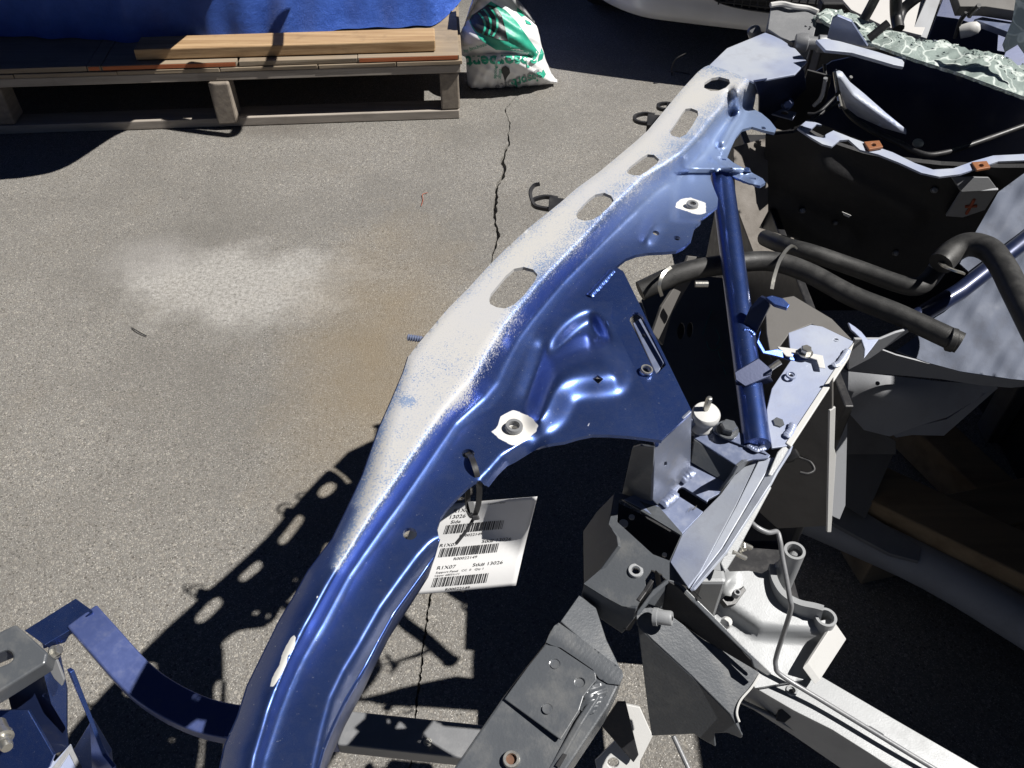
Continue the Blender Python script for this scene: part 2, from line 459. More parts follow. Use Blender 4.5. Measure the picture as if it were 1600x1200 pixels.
M['dkblue'] = paint('dark_blue_body', (.012, .02, .06), .4, .4, .4, (.06, .06, .07), .3, 30, .1)
M['orange'] = paint('orange_clip', (.24, .095, .04), .1, .5, 0, (.2, .1, .05), .3, 90, .1)
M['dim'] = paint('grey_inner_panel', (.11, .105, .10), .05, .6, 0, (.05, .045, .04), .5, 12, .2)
M['shield'] = paint('foil_heat_shield', (.085, .10, .14), .0, .75, 0, (.06, .055, .05), .5, 25, .5, bscale=700)
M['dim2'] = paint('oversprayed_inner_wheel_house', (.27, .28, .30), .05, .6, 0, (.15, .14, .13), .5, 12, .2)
M['dusty'] = paint('dusty_blue_grey', (.15, .17, .23), .35, .5, .1, (.28, .27, .25), .5, 70, .2)
M['blue_mid'] = paint('faded_blue', (.075, .105, .27), .5, .42, .3, (.2, .21, .26), .3, 90, .1)
M['glint'] = plain('bright_glint', (.7, .7, .68), .25, .95)

# ================================================================== ground
def ground_mat():
    m, N, L, b = nodes('worn_asphalt'); co = coords(N)
    v = N.new('ShaderNodeTexVoronoi'); v.inputs['Scale'].default_value = 300; v.inputs['Randomness'].default_value = 1; L.new(co, v.inputs['Vector'])
    sep = N.new('ShaderNodeSeparateColor'); L.new(v.outputs['Color'], sep.inputs[0])
    v2 = N.new('ShaderNodeTexVoronoi'); v2.inputs['Scale'].default_value = 760; L.new(co, v2.inputs['Vector'])
    sep2 = N.new('ShaderNodeSeparateColor'); L.new(v2.outputs['Color'], sep2.inputs[0])
    c = mixc(N, L, mrange(N, L, sep.outputs[0], 0, 1), (.142, .137, .128), (.196, .188, .174))
    c = mixc(N, L, mrange(N, L, sep.outputs[1], .82, .86, 0, .7), c, (.27, .25, .215))
    c = mixc(N, L, mrange(N, L, sep.outputs[2], .86, .9, 0, .6), c, (.085, .075, .068))
    c = mixc(N, L, mrange(N, L, sep2.outputs[0], .3, .9, 0, .3), c, (.22, .205, .18))
    c = mixc(N, L, mrange(N, L, sep2.outputs[1], .94, .95, 0, .9), c, (.52, .5, .46))
    c = mixc(N, L, mrange(N, L, v.outputs['Distance'], .5, .75, 0, .4), c, (.075, .068, .06))
    v3 = N.new('ShaderNodeTexVoronoi'); v3.inputs['Scale'].default_value = 125; L.new(co, v3.inputs['Vector'])
    sep3 = N.new('ShaderNodeSeparateColor'); L.new(v3.outputs['Color'], sep3.inputs[0])
    stone = math_(N, L, 'MULTIPLY', mrange(N, L, sep3.outputs[0], .80, .82), mrange(N, L, v3.outputs['Distance'], .38, .46, 1, 0))
    c = mixc(N, L, math_(N, L, 'MULTIPLY', stone, .9), c, mixc(N, L, sep3.outputs[1], (.10, .09, .08), (.33, .31, .275)))
    pit = math_(N, L, 'MULTIPLY', mrange(N, L, sep3.outputs[2], .9, .92), mrange(N, L, v3.outputs['Distance'], .22, .3, 1, 0))
    c = mixc(N, L, math_(N, L, 'MULTIPLY', pit, .8), c, (.05, .046, .04))
    big = noise(N, L, 1.7, 4, .6, co); c = mixc(N, L, mrange(N, L, big, .40, .68, 0, .55), c, (.10, .094, .085))
    br = noise(N, L, 4.5, 5, .65, co); c = mixc(N, L, mrange(N, L, br, .55, .75, 0, .22), c, (.17, .145, .11))
    sp = N.new('ShaderNodeSeparateXYZ'); L.new(co, sp.inputs[0])
    def blob(px, py, rx, ry, nscale, namt, edge=.35):
        p = W(px, py, 0)
        dx = math_(N, L, 'DIVIDE', math_(N, L, 'SUBTRACT', sp.outputs[0], p.x), rx); dy = math_(N, L, 'DIVIDE', math_(N, L, 'SUBTRACT', sp.outputs[1], p.y), ry)
        d = math_(N, L, 'SQRT', math_(N, L, 'ADD', math_(N, L, 'MULTIPLY', dx, dx), math_(N, L, 'MULTIPLY', dy, dy)))
        d = math_(N, L, 'ADD', d, math_(N, L, 'MULTIPLY', math_(N, L, 'SUBTRACT', noise(N, L, nscale, 6, .7, co), .5), namt))
        return mrange(N, L, d, 1 - edge, 1 + edge, 1, 0)
    st = math_(N, L, 'MULTIPLY', blob(375, 445, .30, .16, 6, 2.2, .35), mrange(N, L, noise(N, L, 90, 6, .8, co), .36, .6, .05, 1))
    c = mixc(N, L, math_(N, L, 'MULTIPLY', st, .9), c, (.36, .35, .33))
    st2 = blob(240, 405, .12, .10, 9, 1.2, .5); c = mixc(N, L, math_(N, L, 'MULTIPLY', st2, .3), c, (.33, .32, .31))
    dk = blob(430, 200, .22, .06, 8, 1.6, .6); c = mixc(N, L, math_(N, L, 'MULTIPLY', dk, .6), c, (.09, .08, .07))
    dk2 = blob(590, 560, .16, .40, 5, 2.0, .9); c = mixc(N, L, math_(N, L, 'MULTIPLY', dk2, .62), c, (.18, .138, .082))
    L.new(c, b.inputs['Base Color'])
    L.new(mrange(N, L, sep2.outputs[1], .94, .95, .85, .35), b.inputs['Roughness'])
    h = math_(N, L, 'ADD', math_(N, L, 'MULTIPLY', v.outputs['Distance'], -1.0), math_(N, L, 'MULTIPLY', noise(N, L, 300, 3, .6, co), 1.0))
    bump(N, L, b, h, .5, .0022)
    return m
M['ground'] = ground_mat()
crk = [(813.7, 144), (799, 161), (789, 171), (790, 179), (797.7, 192), (794, 213), (796, 223), (788, 238.5), (786, 251), (788, 264), (784, 280), (776, 290), (777, 308), (773.6, 326), (773, 344), (779, 365), (773.6, 383), (769, 409), (758, 470), (746, 540), (728, 620), (708, 720), (690, 820), (672, 930), (657, 1050), (646, 1140), (640, 1210)]
crw = [1.2, 1.5, 1.6, 1.2, 1.4, 2.0, 2.6, 3.2, 4.6, 5.0, 3.8, 3.6, 4.6, 4.0, 3.4, 4.4, 2.6, 2.4, 3, 3, 3, 3, 3, 3, 3, 3, 2]
cl = []; wd = []
for i in range(len(crk) - 1):
    k = max(2, int(math.dist(crk[i], crk[i + 1]) / 4))
    for j in range(k):
        t = j / k; cl.append((crk[i][0] * (1 - t) + crk[i + 1][0] * t + random.uniform(-1.5, 1.5), crk[i][1] * (1 - t) + crk[i + 1][1] * t)); wd.append((crw[i] * (1 - t) + crw[i + 1] * t) * random.uniform(.5, 1.75))
Wc = [W(x - w / 2, y, 0) for (x, y), w in zip(cl, wd)]; Wd = [W(x + w / 2, y, 0) for (x, y), w in zip(cl, wd)]
crack_loop = [(p.x, p.y) for p in Wc] + [(p.x, p.y) for p in reversed(Wd)]
GX = 60
gout = [(-GX, -20), (GX, -20), (GX, 90), (-GX, 90)]
gV, gF = cdt(gout, [crack_loop], [(x * .5, y * .5) for x in range(-12, 13) for y in range(-2, 16) if not pip(crack_loop, [(x * .5, y * .5)])[0]])
GV = [(x, y, 0) for x, y in gV]; GF = [tuple(f) for f in gF]
nb = len(GV); nL = len(crack_loop)
GV += [(x, y, 0) for x, y in crack_loop] + [(x * .97 + .03 * sum(q[0] for q in crack_loop) / nL if False else x, y, -.018) for x, y in crack_loop]
GF += [(nb + i, nb + (i + 1) % nL, nb + nL + (i + 1) % nL, nb + nL + i) for i in range(nL)]
half = nL // 2
GF += [(nb + nL + i, nb + nL + i + 1, nb + nL + nL - 2 - i, nb + nL + nL - 1 - i) for i in range(half - 1)]
g = obj('ground', GV, GF, M['ground']); tag(g, None, kind='structure')

# ================================================================== pallet with lumber on it
M['oldwood'] = wood('weathered_wood', (.40, .35, .30), (.25, .215, .18), 0, grey=.3)
M['oldwood_y'] = wood('weathered_wood_cross', (.25, .21, .165), (.15, .12, .095), 1, grey=.25)
M['newwood'] = wood('fresh_pine', (.42, .29, .16), (.22, .13, .06), 0)
M['ply'] = wood('deck_plywood', (.30, .225, .14), (.19, .135, .08), 0, grey=.4)
M['plyred'] = wood('orange_painted_edge', (.42, .13, .05), (.33, .09, .03), 0)
pO = W(718, 186, 0); pL = W(0, 211, 0); dX = (pL - pO).normalized(); dX.z = 0; dX.normalize(); dY = Vector((-dX.y, dX.x, 0)); dY = dY if dY.y > 0 else -dY
pal = empty('wooden_pallet', (pO.x, pO.y, 0), 'long weathered wooden pallet with plywood deck under the blue tarp', 'pallet')
def pbox(name, a0, a1, b0, b1, z0, z1, mat, parent, bev=.003, jit=.0):
    """box in pallet axes: a to the left along the front, b to the back"""
    V = []
    for z in (z0, z1):
        for (a, b) in ((a0, b0), (a1, b0), (a1, b1), (a0, b1)):
            p = pO + dX * (a + random.uniform(-jit, jit)) + dY * (b + random.uniform(-jit, jit)); V.append((p.x, p.y, z + random.uniform(-jit, jit) * .6))
    F = [(3, 2, 1, 0), (4, 5, 6, 7), (0, 1, 5, 4), (1, 2, 6, 5), (2, 3, 7, 6), (3, 0, 4, 7)]
    F = [f[::-1] for f in F]
    o = obj(name, V, F, mat, parent); bevel(o, bev, 2); return o
Lp = 2.3
for b0 in (0.0, .46, .95): pbox('bottom_board', 0.0, Lp, b0, b0 + .085, .002, .034, M['oldwood'], pal, jit=.002)
for a0 in (-.004, .782, 1.55, 2.22):
    for k, b0 in enumerate((-.022 if .5 < a0 < 1 else .004, .47, .955)):
        pbox('block', a0, a0 + .068, b0, b0 + .085, .036 if b0 >= 0 else .022, .172, M['oldwood_y'], pal, .006, .002)
for b0 in (-.004, .47, .955): pbox('stringer_board', -.012, Lp, b0, b0 + .04, .174, .204, M['oldwood'], pal, jit=.0015)
for (a0, a1) in ((-.018, .205), (.208, .47), (.474, .80), (.803, 1.14), (1.143, 1.48), (1.483, 1.9), (1.903, 2.3)):
    pbox('lower_deck_board', a0, a1, -.008, 1.0, .206, .2195, M['ply'], pal, .0015, .001)
for i, (a0, a1) in enumerate(((-.008, .335), (.338, .735), (.742, 1.188), (1.191, 1.235), (1.238, 1.7), (1.703, 2.3))):
    o = pbox('upper_deck_board', a0, a1, -.004, .99, .2215, .2385, M['ply'], pal, .0015, .001)
    if i in (0, 2, 3): pbox('painted_edge', a0 + .004, a1 - .004, -.0062, -.0048, .2235, .2365, M['plyred'], o, .0003)
lum = pbox('lumber_plank', .072, 1.075, .022, .125, .2405, .279, M['newwood'], None, .004, .003)
tag(lum, 'straight fresh pine plank lying on the pallet deck in front of the tarp', 'plank')

# ================================================================== blue tarp over a load on the pallet
def tarp_mat():
    m, N, L, b = nodes('blue_tarp'); co = coords(N)
    w = N.new('ShaderNodeTexWave'); w.inputs['Scale'].default_value = 420; w.inputs['Distortion'].default_value = .6; L.new(co, w.inputs['Vector'])
    n = noise(N, L, 18, 5, .6, co); c = mixc(N, L, mrange(N, L, n, .35, .7), (.05, .125, .52), (.07, .17, .65)); L.new(c, b.inputs['Base Color'])
    b.inputs['Roughness'].default_value = .42; b.inputs['Specular IOR Level'].default_value = .4
    h = math_(N, L, 'ADD', noise(N, L, 14, 6, .7, co), math_(N, L, 'MULTIPLY', w.outputs['Fac'], .05)); bump(N, L, b, h, .9, .02)
    return m
M['tarp'] = tarp_mat()
# front profile: hangs from a bulky load that juts out further up (above the picture) and rests on the deck
tv = []; tf = []; nu, nv = 150, 44
def tarp_pt(u, v):
    a = -.10 + u * 2.5                           # along the pallet, from beyond its right end to the left
    z = .24 + v * 1.02
    sw = math.sin(a * 21 + 3 * v) * .010 + math.sin(a * 47 + 8 * v + 1.3) * .006 + math.sin(a * 9.3) * .016
    out = .205 + sw * (1 - .3 * v)               # distance behind the front edge
    bul = 0.0
    out += .30 * min(v, .30) * (1 - float(smooth((a - .55) / .25)))
    if v > .29:
        k = smooth((v - .29) / .2); bul = float(k) * (.34 + .26 * float(smooth((a - .66) / .22)))
        bul *= float(smooth((a - .60) / .07))
    # the right end bends round the corner
    if a < .09:
        t = (.09 - a) / .19; out += .45 * t * t + .16 * t
    out -= bul
    return pO + dX * max(a, -.035 + .02 * math.sin(v * 9)) + dY * out + Vector((0, 0, z + (.012 * math.sin(a * 5.2) if v < .02 else 0)))
for i in range(nu + 1):
    for j in range(nv + 1): tv.append(tarp_pt(i / nu, j / nv))
for i in range(nu):
    for j in range(nv):
        a = i * (nv + 1) + j; tf.append((a, a + nv + 1, a + nv + 2, a + 1))
top0 = len(tv)                                   # roof of the bundle and its back
for i in range(nu + 1):
    p = tv[i * (nv + 1) + nv]; q = pO + dX * max(-.1 + i / nu * 2.5, -.03) + dY * 1.0
    for k in range(1, 9):
        t = k / 8; w_ = Vector(p).lerp(Vector((q.x, q.y, 1.28)), min(1, t * 1.6)) if t < .63 else Vector((q.x, q.y, 1.28 - (t - .63) / .37 * 1.03)); tv.append(w_)
for i in range(nu):
    a0 = i * (nv + 1) + nv; b0 = (i + 1) * (nv + 1) + nv; tf.append((a0, b0, top0 + (i + 1) * 8, top0 + i * 8))
    for k in range(7): a = top0 + i * 8 + k; b_ = top0 + (i + 1) * 8 + k; tf.append((a, b_, b_ + 1, a + 1))
tarp = obj('tarp', tv, tf, M['tarp'], None, True, sharp=None)
tag(tarp, 'crinkled blue tarp draped over a bulky load on the pallet', 'tarp')
# a bent arm sticking out of the load
arm = tubew('pipe', [tuple(pO + dX * .50 + dY * (-.07) + Vector((0, 0, .80))), tuple(pO + dX * .31 + dY * -.135 + Vector((0, 0, .79))), tuple(pO + dX * .235 + dY * -.145 + Vector((0, 0, .80))), tuple(pO + dX * .21 + dY * -.05 + Vector((0, 0, .83))), tuple(pO + dX * .21 + dY * .15 + Vector((0, 0, .86)))], .016, M['black'])
tag(arm, 'bent black pipe sticking out of the tarp-covered load', 'pipe')

# ================================================================== bag of absorbent
bag_out = [(739, -4), (733, 14), (725, 40), (714, 68), (713, 78), (717, 84), (728, 90), (729, 110), (731, 132), (736, 144), (750, 143), (768, 142.5), (780, 140), (800, 138), (817, 136.5), (830, 134), (846, 133), (858, 131), (871, 129), (862, 122), (852, 96), (845, 71), (841, 50), (835, 32), (822, 15), (810, 0), (800, -20), (795, -48), (770, -56), (748, -50)]
def bag_y(P):
    P = np.asarray(P, float); d, _ = pdist(bag_out, P, True); ins = pip(bag_out, P)
    d = np.where(ins, d, 0); y = 3.10 - .105 * (1 - np.exp(-d / 20)) 
    # crease where the upper half folds over, and pleats
    fl = sdist([(712, 84), (760, 84), (800, 82), (828, 88)], P)
    y += .030 * np.exp(-(fl / 4.0) ** 2) * (P[:, 0] < 836)
    y += .006 * np.sin(P[:, 0] * .42 + P[:, 1] * .16) * np.clip((P[:, 1] - 100) / 30, 0, 1) + .004 * np.sin(P[:, 0] * .21 - P[:, 1] * .33)
    y += np.clip((60 - P[:, 1]) / 100, 0, 1.2) * .10
    return y
def bag_M(off=0.0):
    def f(P):
        y = bag_y(P) - off; o = []
        for (x, yy), Y in zip(P, y): o.append(tuple(WY(x, yy, Y)))
        A = np.array(o); A[:, 2] = np.maximum(A[:, 2], .004); return A
    return f
M['bag'] = paint('white_woven_sack', (.72, .72, .72), 0, .4, .1, (.6, .58, .55), .2, 30, .8, bscale=120)
M['bag_green'] = plain('teal_print', (.03, .36, .24), .45)
M['bag_black'] = plain('black_print', (.02, .022, .025), .45)
M['bag_grey'] = plain('grey_print', (.30, .31, .32), .45)
bag = sheet('sack', bag_out, None, 0, M['bag'], None, step=3.2, M=bag_M())
# back half
Vb = [tuple(v.co) for v in bag.data.vertices]; Fb = [tuple(p.vertices) for p in bag.data.polygons]; nV = len(Vb)
yb = [v[1] for v in Vb]; back = [(x * 1.0, 3.10 + (3.12 - y) * .8 + .02, max(z, .004)) for x, y, z in Vb]
bm = bmesh.new(); bm.from_mesh(bag.data); bm.free()
ol_idx = None
me = bpy.data.meshes.new('sack'); from collections import Counter as _C
E_ = _C((f[i], f[(i + 1) % 3]) for f in Fb for i in range(3)); side = [(b, a, a + nV, b + nV) for (a, b) in E_ if (b, a) not in E_]
me.from_pydata(Vb + back, [], Fb + [tuple(i + nV for i in f[::-1]) for f in Fb] + side); me.polygons.foreach_set('use_smooth', [True] * len(me.polygons)); me.materials.append(M['bag']); me.update()
bag.data = me
tag(bag, 'white woven sack with teal triangle print standing beside the pallet', 'sack')
def decal(name, poly, mat, off=.0018, parent=None): 
    o = sheet(name, poly, None, 0, mat, parent or bag, step=4, M=bag_M(off)); return o
decal('printed_triangle', [(767, 2), (790, 16), (808, 34), (826, 60), (842, 82), (838, 90), (829, 90), (822, 82), (797, 79), (775, 78), (755, 65), (748, 58), (738, 44), (733, 33), (737, 24), (752, 14)], M['bag_green'], .0015)
cone = [(763, 7), (775, 11), (784, 24), (789, 42), (794, 65), (774, 60), (757, 55), (745, 50), (737, 39), (734, 30), (739, 23), (750, 15)]
decal('printed_cone', cone, M['bag_black'], .0026)
def arc_poly(pts, w):
    s = spline(pts, 6); a = [(x - w, y) for x, y in s]; b = [(x + w, y) for x, y in s[::-1]]; return a + b
for pts in ([(748, 20), (756, 31), (758, 43), (754, 54)], [(756, 14), (765, 27), (767, 41), (763, 56)], [(765, 11), (775, 25), (777, 42), (770, 57)]):
    decal('printed_arc', arc_poly(pts, 1.7), M['bag_green'], .0036)
def bag_text(body, x0, y0, ux, uy, vx, vy, size, mat, bold=True, name='printed_word'):
    V, F = text_polys(body, 1.0, bold); P = [(x0 + size * (v[0] * ux + v[1] * vx), y0 + size * (v[0] * uy + v[1] * vy)) for v in V]
    A = bag_M(.003)(P); return obj(name, A, F, mat, bag)
bag_text('absorbent', 838, 86, -1.0, .02, .10, 1.0, 27, M['bag_green'])
bag_text('sorbent', 842, 108, -.72, .28, .30, .75, 30, M['bag_grey'])
bag_text('absorb', 846, 112, -.80, .22, .2, .8, 22, M['bag_green'])
bag_text('all purpose', 724, 79, .9, -.28, .25, .85, 9, M['bag_green'], False)
bag_text('absorbs', 772, 123, .05, -.9, .9, .1, 9, M['bag_green'], False)
bag_text('spills', 779, 123, .05, -.9, .9, .1, 9, M['bag_green'], False)
decal('printed_band', [(846, 75), (850, 84), (848, 92), (840, 97), (843, 86)], M['bag_green'], .003)
decal('printed_cone', [(784, 106), (790, 103), (796, 107), (797, 114), (792, 121), (789, 128), (786, 117), (783, 112)], M['bag_black'], .0026)
decal('printed_band', [(849, 108), (853, 116), (849, 123), (845, 117)], M['bag_green'], .0026)
decal('printed_band', [(808, 12), (814, 16), (820, 25), (815, 26), (808, 19)], M['bag_green'], .0026)
decal('printed_band', [(820, 30), (828, 34), (831, 39), (823, 37)], M['bag_green'], .0026)

# ================================================================== white car behind
CB = Vector((.17, 3.32, 0)); CYAW = R(-15); ccs, css = math.cos(CYAW), math.sin(CYAW)
def CL(x, y, z): return (CB.x + x * ccs - y * css, CB.y + x * css + y * ccs, z)      # car axes: x across the nose, y to its tail
car = empty('white_car', CL(.87, 1.0, 0), 'silver white car parked behind the sack, only its front bumper showing', 'car')
M['carpaint'] = paint('silver_white_car_paint', (.46, .46, .46), .05, .35, .5, (.25, .24, .22), .25, 6, 0)
M['glassdk'] = plain('dark_window', (.01, .012, .014), .08, 0, 0, .5)
M['tyre'] = paint('tyre_rubber', (.02, .02, .02), 0, .8, 0, (.07, .065, .06), .4, 30, .4)
CWID = 1.74
def nose(t):                                   # plan curve of the nose, t -1..1 across
    x = .87 + .87 * t; y = .30 * max(0, abs(t) - .55) ** 2 / .2025 + .05 * t * t
    return x, y
# bumper skin rows: (z, setback)
rows = [(.19, .16), (.185, .05), (.20, .015), (.235, .0), (.27, .012), (.31, .012), (.37, .0), (.45, -.012), (.52, -.01), (.58, .02), (.64, .09), (.70, .28), (.76, .62), (.82, 1.05)]
bv = []; bf = []; nt = 60
for (z, s_) in rows:
    for i in range(nt + 1):
        t = -1 + 2 * i / nt; x, y = nose(t); k = 1 - .03 * max(0, s_); bv.append(CL(.87 + (x - .87) * k, y + s_ * (1 - .25 * t * t), z - .03 * (abs(t) ** 4) * (z > .5)))
m_ = nt + 1
for j in range(len(rows) - 1):
    for i in range(nt): a = j * m_ + i; bf.append((a, a + 1, a + 1 + m_, a + m_))
bump_ = obj('bumper', bv, bf, M['carpaint'], car, True, sharp=60); solid(bump_, .01, -1)
def slab(name, x0, x1, y0, y1, z0, z1, mat, bev=.02, inset=0.0):
    V = [CL(x0, y0, z0), CL(x1, y0, z0), CL(x1, y1, z0), CL(x0, y1, z0), CL(x0 + inset, y0 + inset, z1), CL(x1 - inset, y0 + inset, z1), CL(x1 - inset, y1 - inset, z1), CL(x0 + inset, y1 - inset, z1)]
    o = obj(name, V, [(3, 2, 1, 0), (4, 5, 6, 7), (0, 1, 5, 4), (1, 2, 6, 5), (2, 3, 7, 6), (3, 0, 4, 7)], mat, car); bevel(o, bev, 3); return o
slab('body', .03, CWID - .03, .75, 4.1, .19, .84, M['carpaint'], .06, .03)
slab('underbody', .12, CWID - .12, .20, 4.0, .185, .30, M['black'], .02)
slab('cabin', .12, CWID - .12, 1.45, 3.7, .80, 1.36, M['carpaint'], .05, .30)
obj('windscreen', [CL(.27, 1.53, .9), CL(CWID - .27, 1.53, .9), CL(CWID - .42, 1.70, 1.27), CL(.42, 1.70, 1.27)], [(0, 1, 2, 3)], M['glassdk'], car)
for s in (0, 1):
    for y in (.68, 3.3):
        x = .10 if s == 0 else CWID - .10; ax = Vector(CL(1, 0, 0)) - Vector(CL(0, 0, 0)); ax = -ax if s == 0 else ax
        t = lathe2('wheel', Vector(CL(x, y, .30)) - ax * .1, ax, [(.17, 0), (.29, .0), (.30, .03), (.30, .15), (.29, .18), (.17, .18)], M['tyre'], car, 28)
        lathe('rim', Vector(CL(x, y, .30)), ax, [(.17, -.03), (.175, .05), (.15, .06), (.05, .03), (.04, .06)], M['silver'], t, 20)
def recess(name, t0, t1, z, r, mat):
    """dark stadium-shaped opening following the nose curve"""
    V = []; F = []; n = 26
    for k, (rr, dy) in enumerate(((r * 1.14, -.004), (r, -.010), (r * .86, .004))):
        for i in range(n):
            a = 2 * math.pi * i / n; tt = (t0 + t1) / 2 + (t1 - t0) / 2 * math.copysign(abs(math.cos(a)) ** .55, math.cos(a)) * (1 + .02 * (1 - k)); zz = z + rr * math.copysign(abs(math.sin(a)) ** .8, math.sin(a)); x, y = nose(tt); V.append(CL(x, y + .004 + dy, zz))
    for k in range(2):
        for i in range(n): F.append((k * n + i, k * n + (i + 1) % n, (k + 1) * n + (i + 1) % n, (k + 1) * n + i))
    F.append(tuple(2 * n + i for i in range(n))); return obj(name, V, F, mat, car, True, sharp=30)
g_ = recess('lower_grille', -.34, .40, .318, .040, M['black'])
for i in range(22):
    tt = -.31 + i * .032; x, y = nose(tt); a = Vector(CL(x, y - .002, .285)); b = Vector(CL(x, y - .002, .35)); tubew('grille_bar', [tuple(a), tuple(b)], .003, M['tyre'], g_, 0, 6)
for i in range(3):
    z = .296 + i * .022; tubew('grille_bar', [CL(nose(tt)[0], nose(tt)[1] - .003, z) for tt in (-.31, 0, .37)], .003, M['tyre'], g_, 6, 6)
recess('fog_lamp_recess', -.66, -.44, .345, .036, M['black']); recess('fog_lamp_recess', .50, .72, .345, .036, M['black'])

# ================================================================== the salvaged car front end
clip = empty('car_front_frame', (.25, .9, 0), 'cut-off blue car front frame with sanded upper rail, bare of all its panels', 'car frame')
ZR = .97
cA = [(330, 1330), (335, 1260), (345, 1197), (352, 1165), (372, 1120), (387, 1072), (410, 1025), (437, 970), (460, 932), (482, 892), (520, 842), (545, 790), (567, 742), (592, 670), (612, 625), (630, 582), (638, 557), (656, 534), (700, 482), (732, 450), (762, 417), (787, 392), (825, 357), (875, 317), (900, 295), (937, 268), (950, 257), (992, 222), (1012, 204), (1040, 170), (1065, 140), (1090, 113), (1100, 105)]
cC = [(375, 1330), (385, 1200), (410, 1110), (440, 1040), (470, 975), (512, 902), (545, 850), (575, 800), (622, 732), (662, 672), (703, 614), (732, 575), (760, 530), (785, 495), (832, 442), (868, 405), (912, 360), (950, 315), (1000, 268), (1035, 252), (1062, 236), (1085, 212), (1107, 184), (1130, 160), (1150, 138), (1168, 118), (1190, 90)]
cE = [(412, 1330), (422, 1190), (440, 1137), (455, 1090), (480, 1032), (512, 980), (550, 905), (575, 870), (630, 800), (672, 740), (720, 670), (770, 636), (795, 607), (807, 575), (825, 537), (842, 512), (890, 450), (950, 390), (995, 352), (1020, 330), (1045, 306), (1078, 274), (1105, 246), (1130, 212), (1152, 186), (1180, 165), (1210, 130)]
cG = [(490, 1330), (495, 1195), (507, 1140), (520, 1092), (540, 1050), (570, 1000), (597, 952), (627, 910), (655, 872), (681, 843)]
cK = [(748, 752), (765, 735), (785, 712), (805, 700), (835, 681), (852, 670)]
cR3 = [(960, 600), (910, 605), (885, 615), (876, 632), (868, 652), (858, 667), (835, 679), (812, 694)]
right_edge = [(1107, 102), (1128, 107), (1150, 115), (1175, 127), (1182, 140), (1180, 156), (1177, 170), (1190, 177), (1203, 188), (1213, 201), (1210, 207), (1195, 204), (1175, 198), (1160, 202), (1150, 215), (1142, 232), (1136, 246), (1146, 254), (1170, 267), (1192, 279), (1196, 285), (1188, 290), (1170, 286), (1140, 273), (1120, 268), (1111, 271), (1110, 279), (1116, 296), (1122, 310), (1121, 322), (1109, 332), (1096, 342), (1085, 356), (1080, 375), (1070, 385), (1057, 392), (1035, 394), (1012, 395), (994, 398), (978, 404), (963, 416), (960, 440), (955, 500), (985, 562), (1016, 625), (1034, 688), (1005, 684), (980, 681), (950, 679), (925, 679), (905, 683), (882, 690), (860, 693), (845, 698), (822, 712), (806, 722), (792, 729), (777, 744), (764, 761), (757, 758), (750, 750), (741, 753), (731, 760), (715, 776), (700, 792), (688, 809), (683, 824), (686, 842), (679, 867), (662, 892), (655, 902), (615, 957), (592, 998), (570, 1040), (540, 1090), (520, 1130), (505, 1165), (495, 1200), (484, 1260), (476, 1330)]
def gauss(P, line, sig):
    d, _ = pdist(line, P); return np.exp(-(d / sig) ** 2)
def rounded(poly, it=3):                # corner-cutting
    for _ in range(it):
        q = []
        for a, b in zip(poly, poly[1:] + poly[:1]): q += [(a[0] * .75 + b[0] * .25, a[1] * .75 + b[1] * .25), (a[0] * .25 + b[0] * .75, a[1] * .25 + b[1] * .75)]
        poly = q
    return poly
def zrail(P):
    P = np.asarray(P, float); x, y = P[:, 0], P[:, 1]
    z = np.full(len(P), ZR)
    dC = sdist(cC, P); dE = sdist(cE, P); dA = np.abs(sdist(cA, P))
    t = np.where(dC <= 0, 0, np.where(dE >= 0, 1, dC / np.maximum(dC - dE, 1e-6)))
    st_ = np.interp(y, [120, 250, 330, 500, 700, 1000, 1200], [.055, .052, .036, .030, .027, .022, .010])
    z -= st_ * (.72 * smooth((t - .12) / .66) + .28 * np.clip(t, 0, 1))
    w = np.interp(y, [100, 500, 560, 640, 800, 1000, 1200], [9, 9, 14, 22, 36, 52, 60]); k = np.interp(y, [100, 500, 640, 800, 1000, 1200], [.0012, .0012, .004, .011, .019, .022])
    z -= k * np.clip(1 - dA / w, 0, 1) ** 2
    dG = sdist(cG, P); m = (y > 835) & (x < 700)
    z -= np.where(m, .032 * (np.clip(dG + 7, 0, 40) / 34) ** 1.6, 0) * smooth((y - 835) / 20)
    dK = sdist(cK, P); z -= np.where((y > 640) & (y < 775) & (x > 742), .016 * (np.clip(dK + 3, 0, 24) / 22) ** 1.3, 0) * smooth((862 - x) / 55)
    # pressed shape beside the welded gusset: a raised pad with a triangular pocket behind it
    pad = sin_poly(rounded([(858, 578), (872, 566), (896, 556), (920, 548), (950, 546), (972, 570), (975, 600), (945, 606), (908, 607), (886, 616), (878, 634), (868, 654), (846, 668), (832, 660), (836, 625)]), P)
    z += .0135 * smooth((pad + 22) / 48) * smooth((1000 - x) / 40)
    pock = sin_poly(rounded([(862, 556), (868, 536), (888, 510), (918, 490), (932, 496), (946, 522), (948, 536), (912, 536), (886, 547)]), P)
    z -= .0115 * smooth((pock + 11) / 27)
    z -= .005 * gauss(P, [(846, 548), (836, 590), (826, 620)], 16)
    # shoulder over the bracket behind, and steps near the tabs
    z -= .010 * smooth((x - 1046) / 16) * (y > 268) * (y < 345) * (x > 1040)
    z -= .008 * smooth((395 - y) / 10) * 0
    z += .005 * gauss(P, [(1022, 352), (1012, 372)], 10)
    z += .010 * gauss(P, [(1150, 186), (1140, 200), (1128, 222)], 7) * (x > 1100)
    z -= .010 * gauss(P, [(1140, 150), (1142, 178)], 7) - .008 * gauss(P, [(1152, 140), (1155, 176)], 6)
    z += .004 * gauss(P, [(1112, 246), (1140, 262), (1180, 283)], 4)
    z -= .002 * (np.clip(y - 960, 0, 240) / 240) ** 2 + .09 * (np.clip(y - 1225, 0, 110) / 110) ** 1.5
    return z
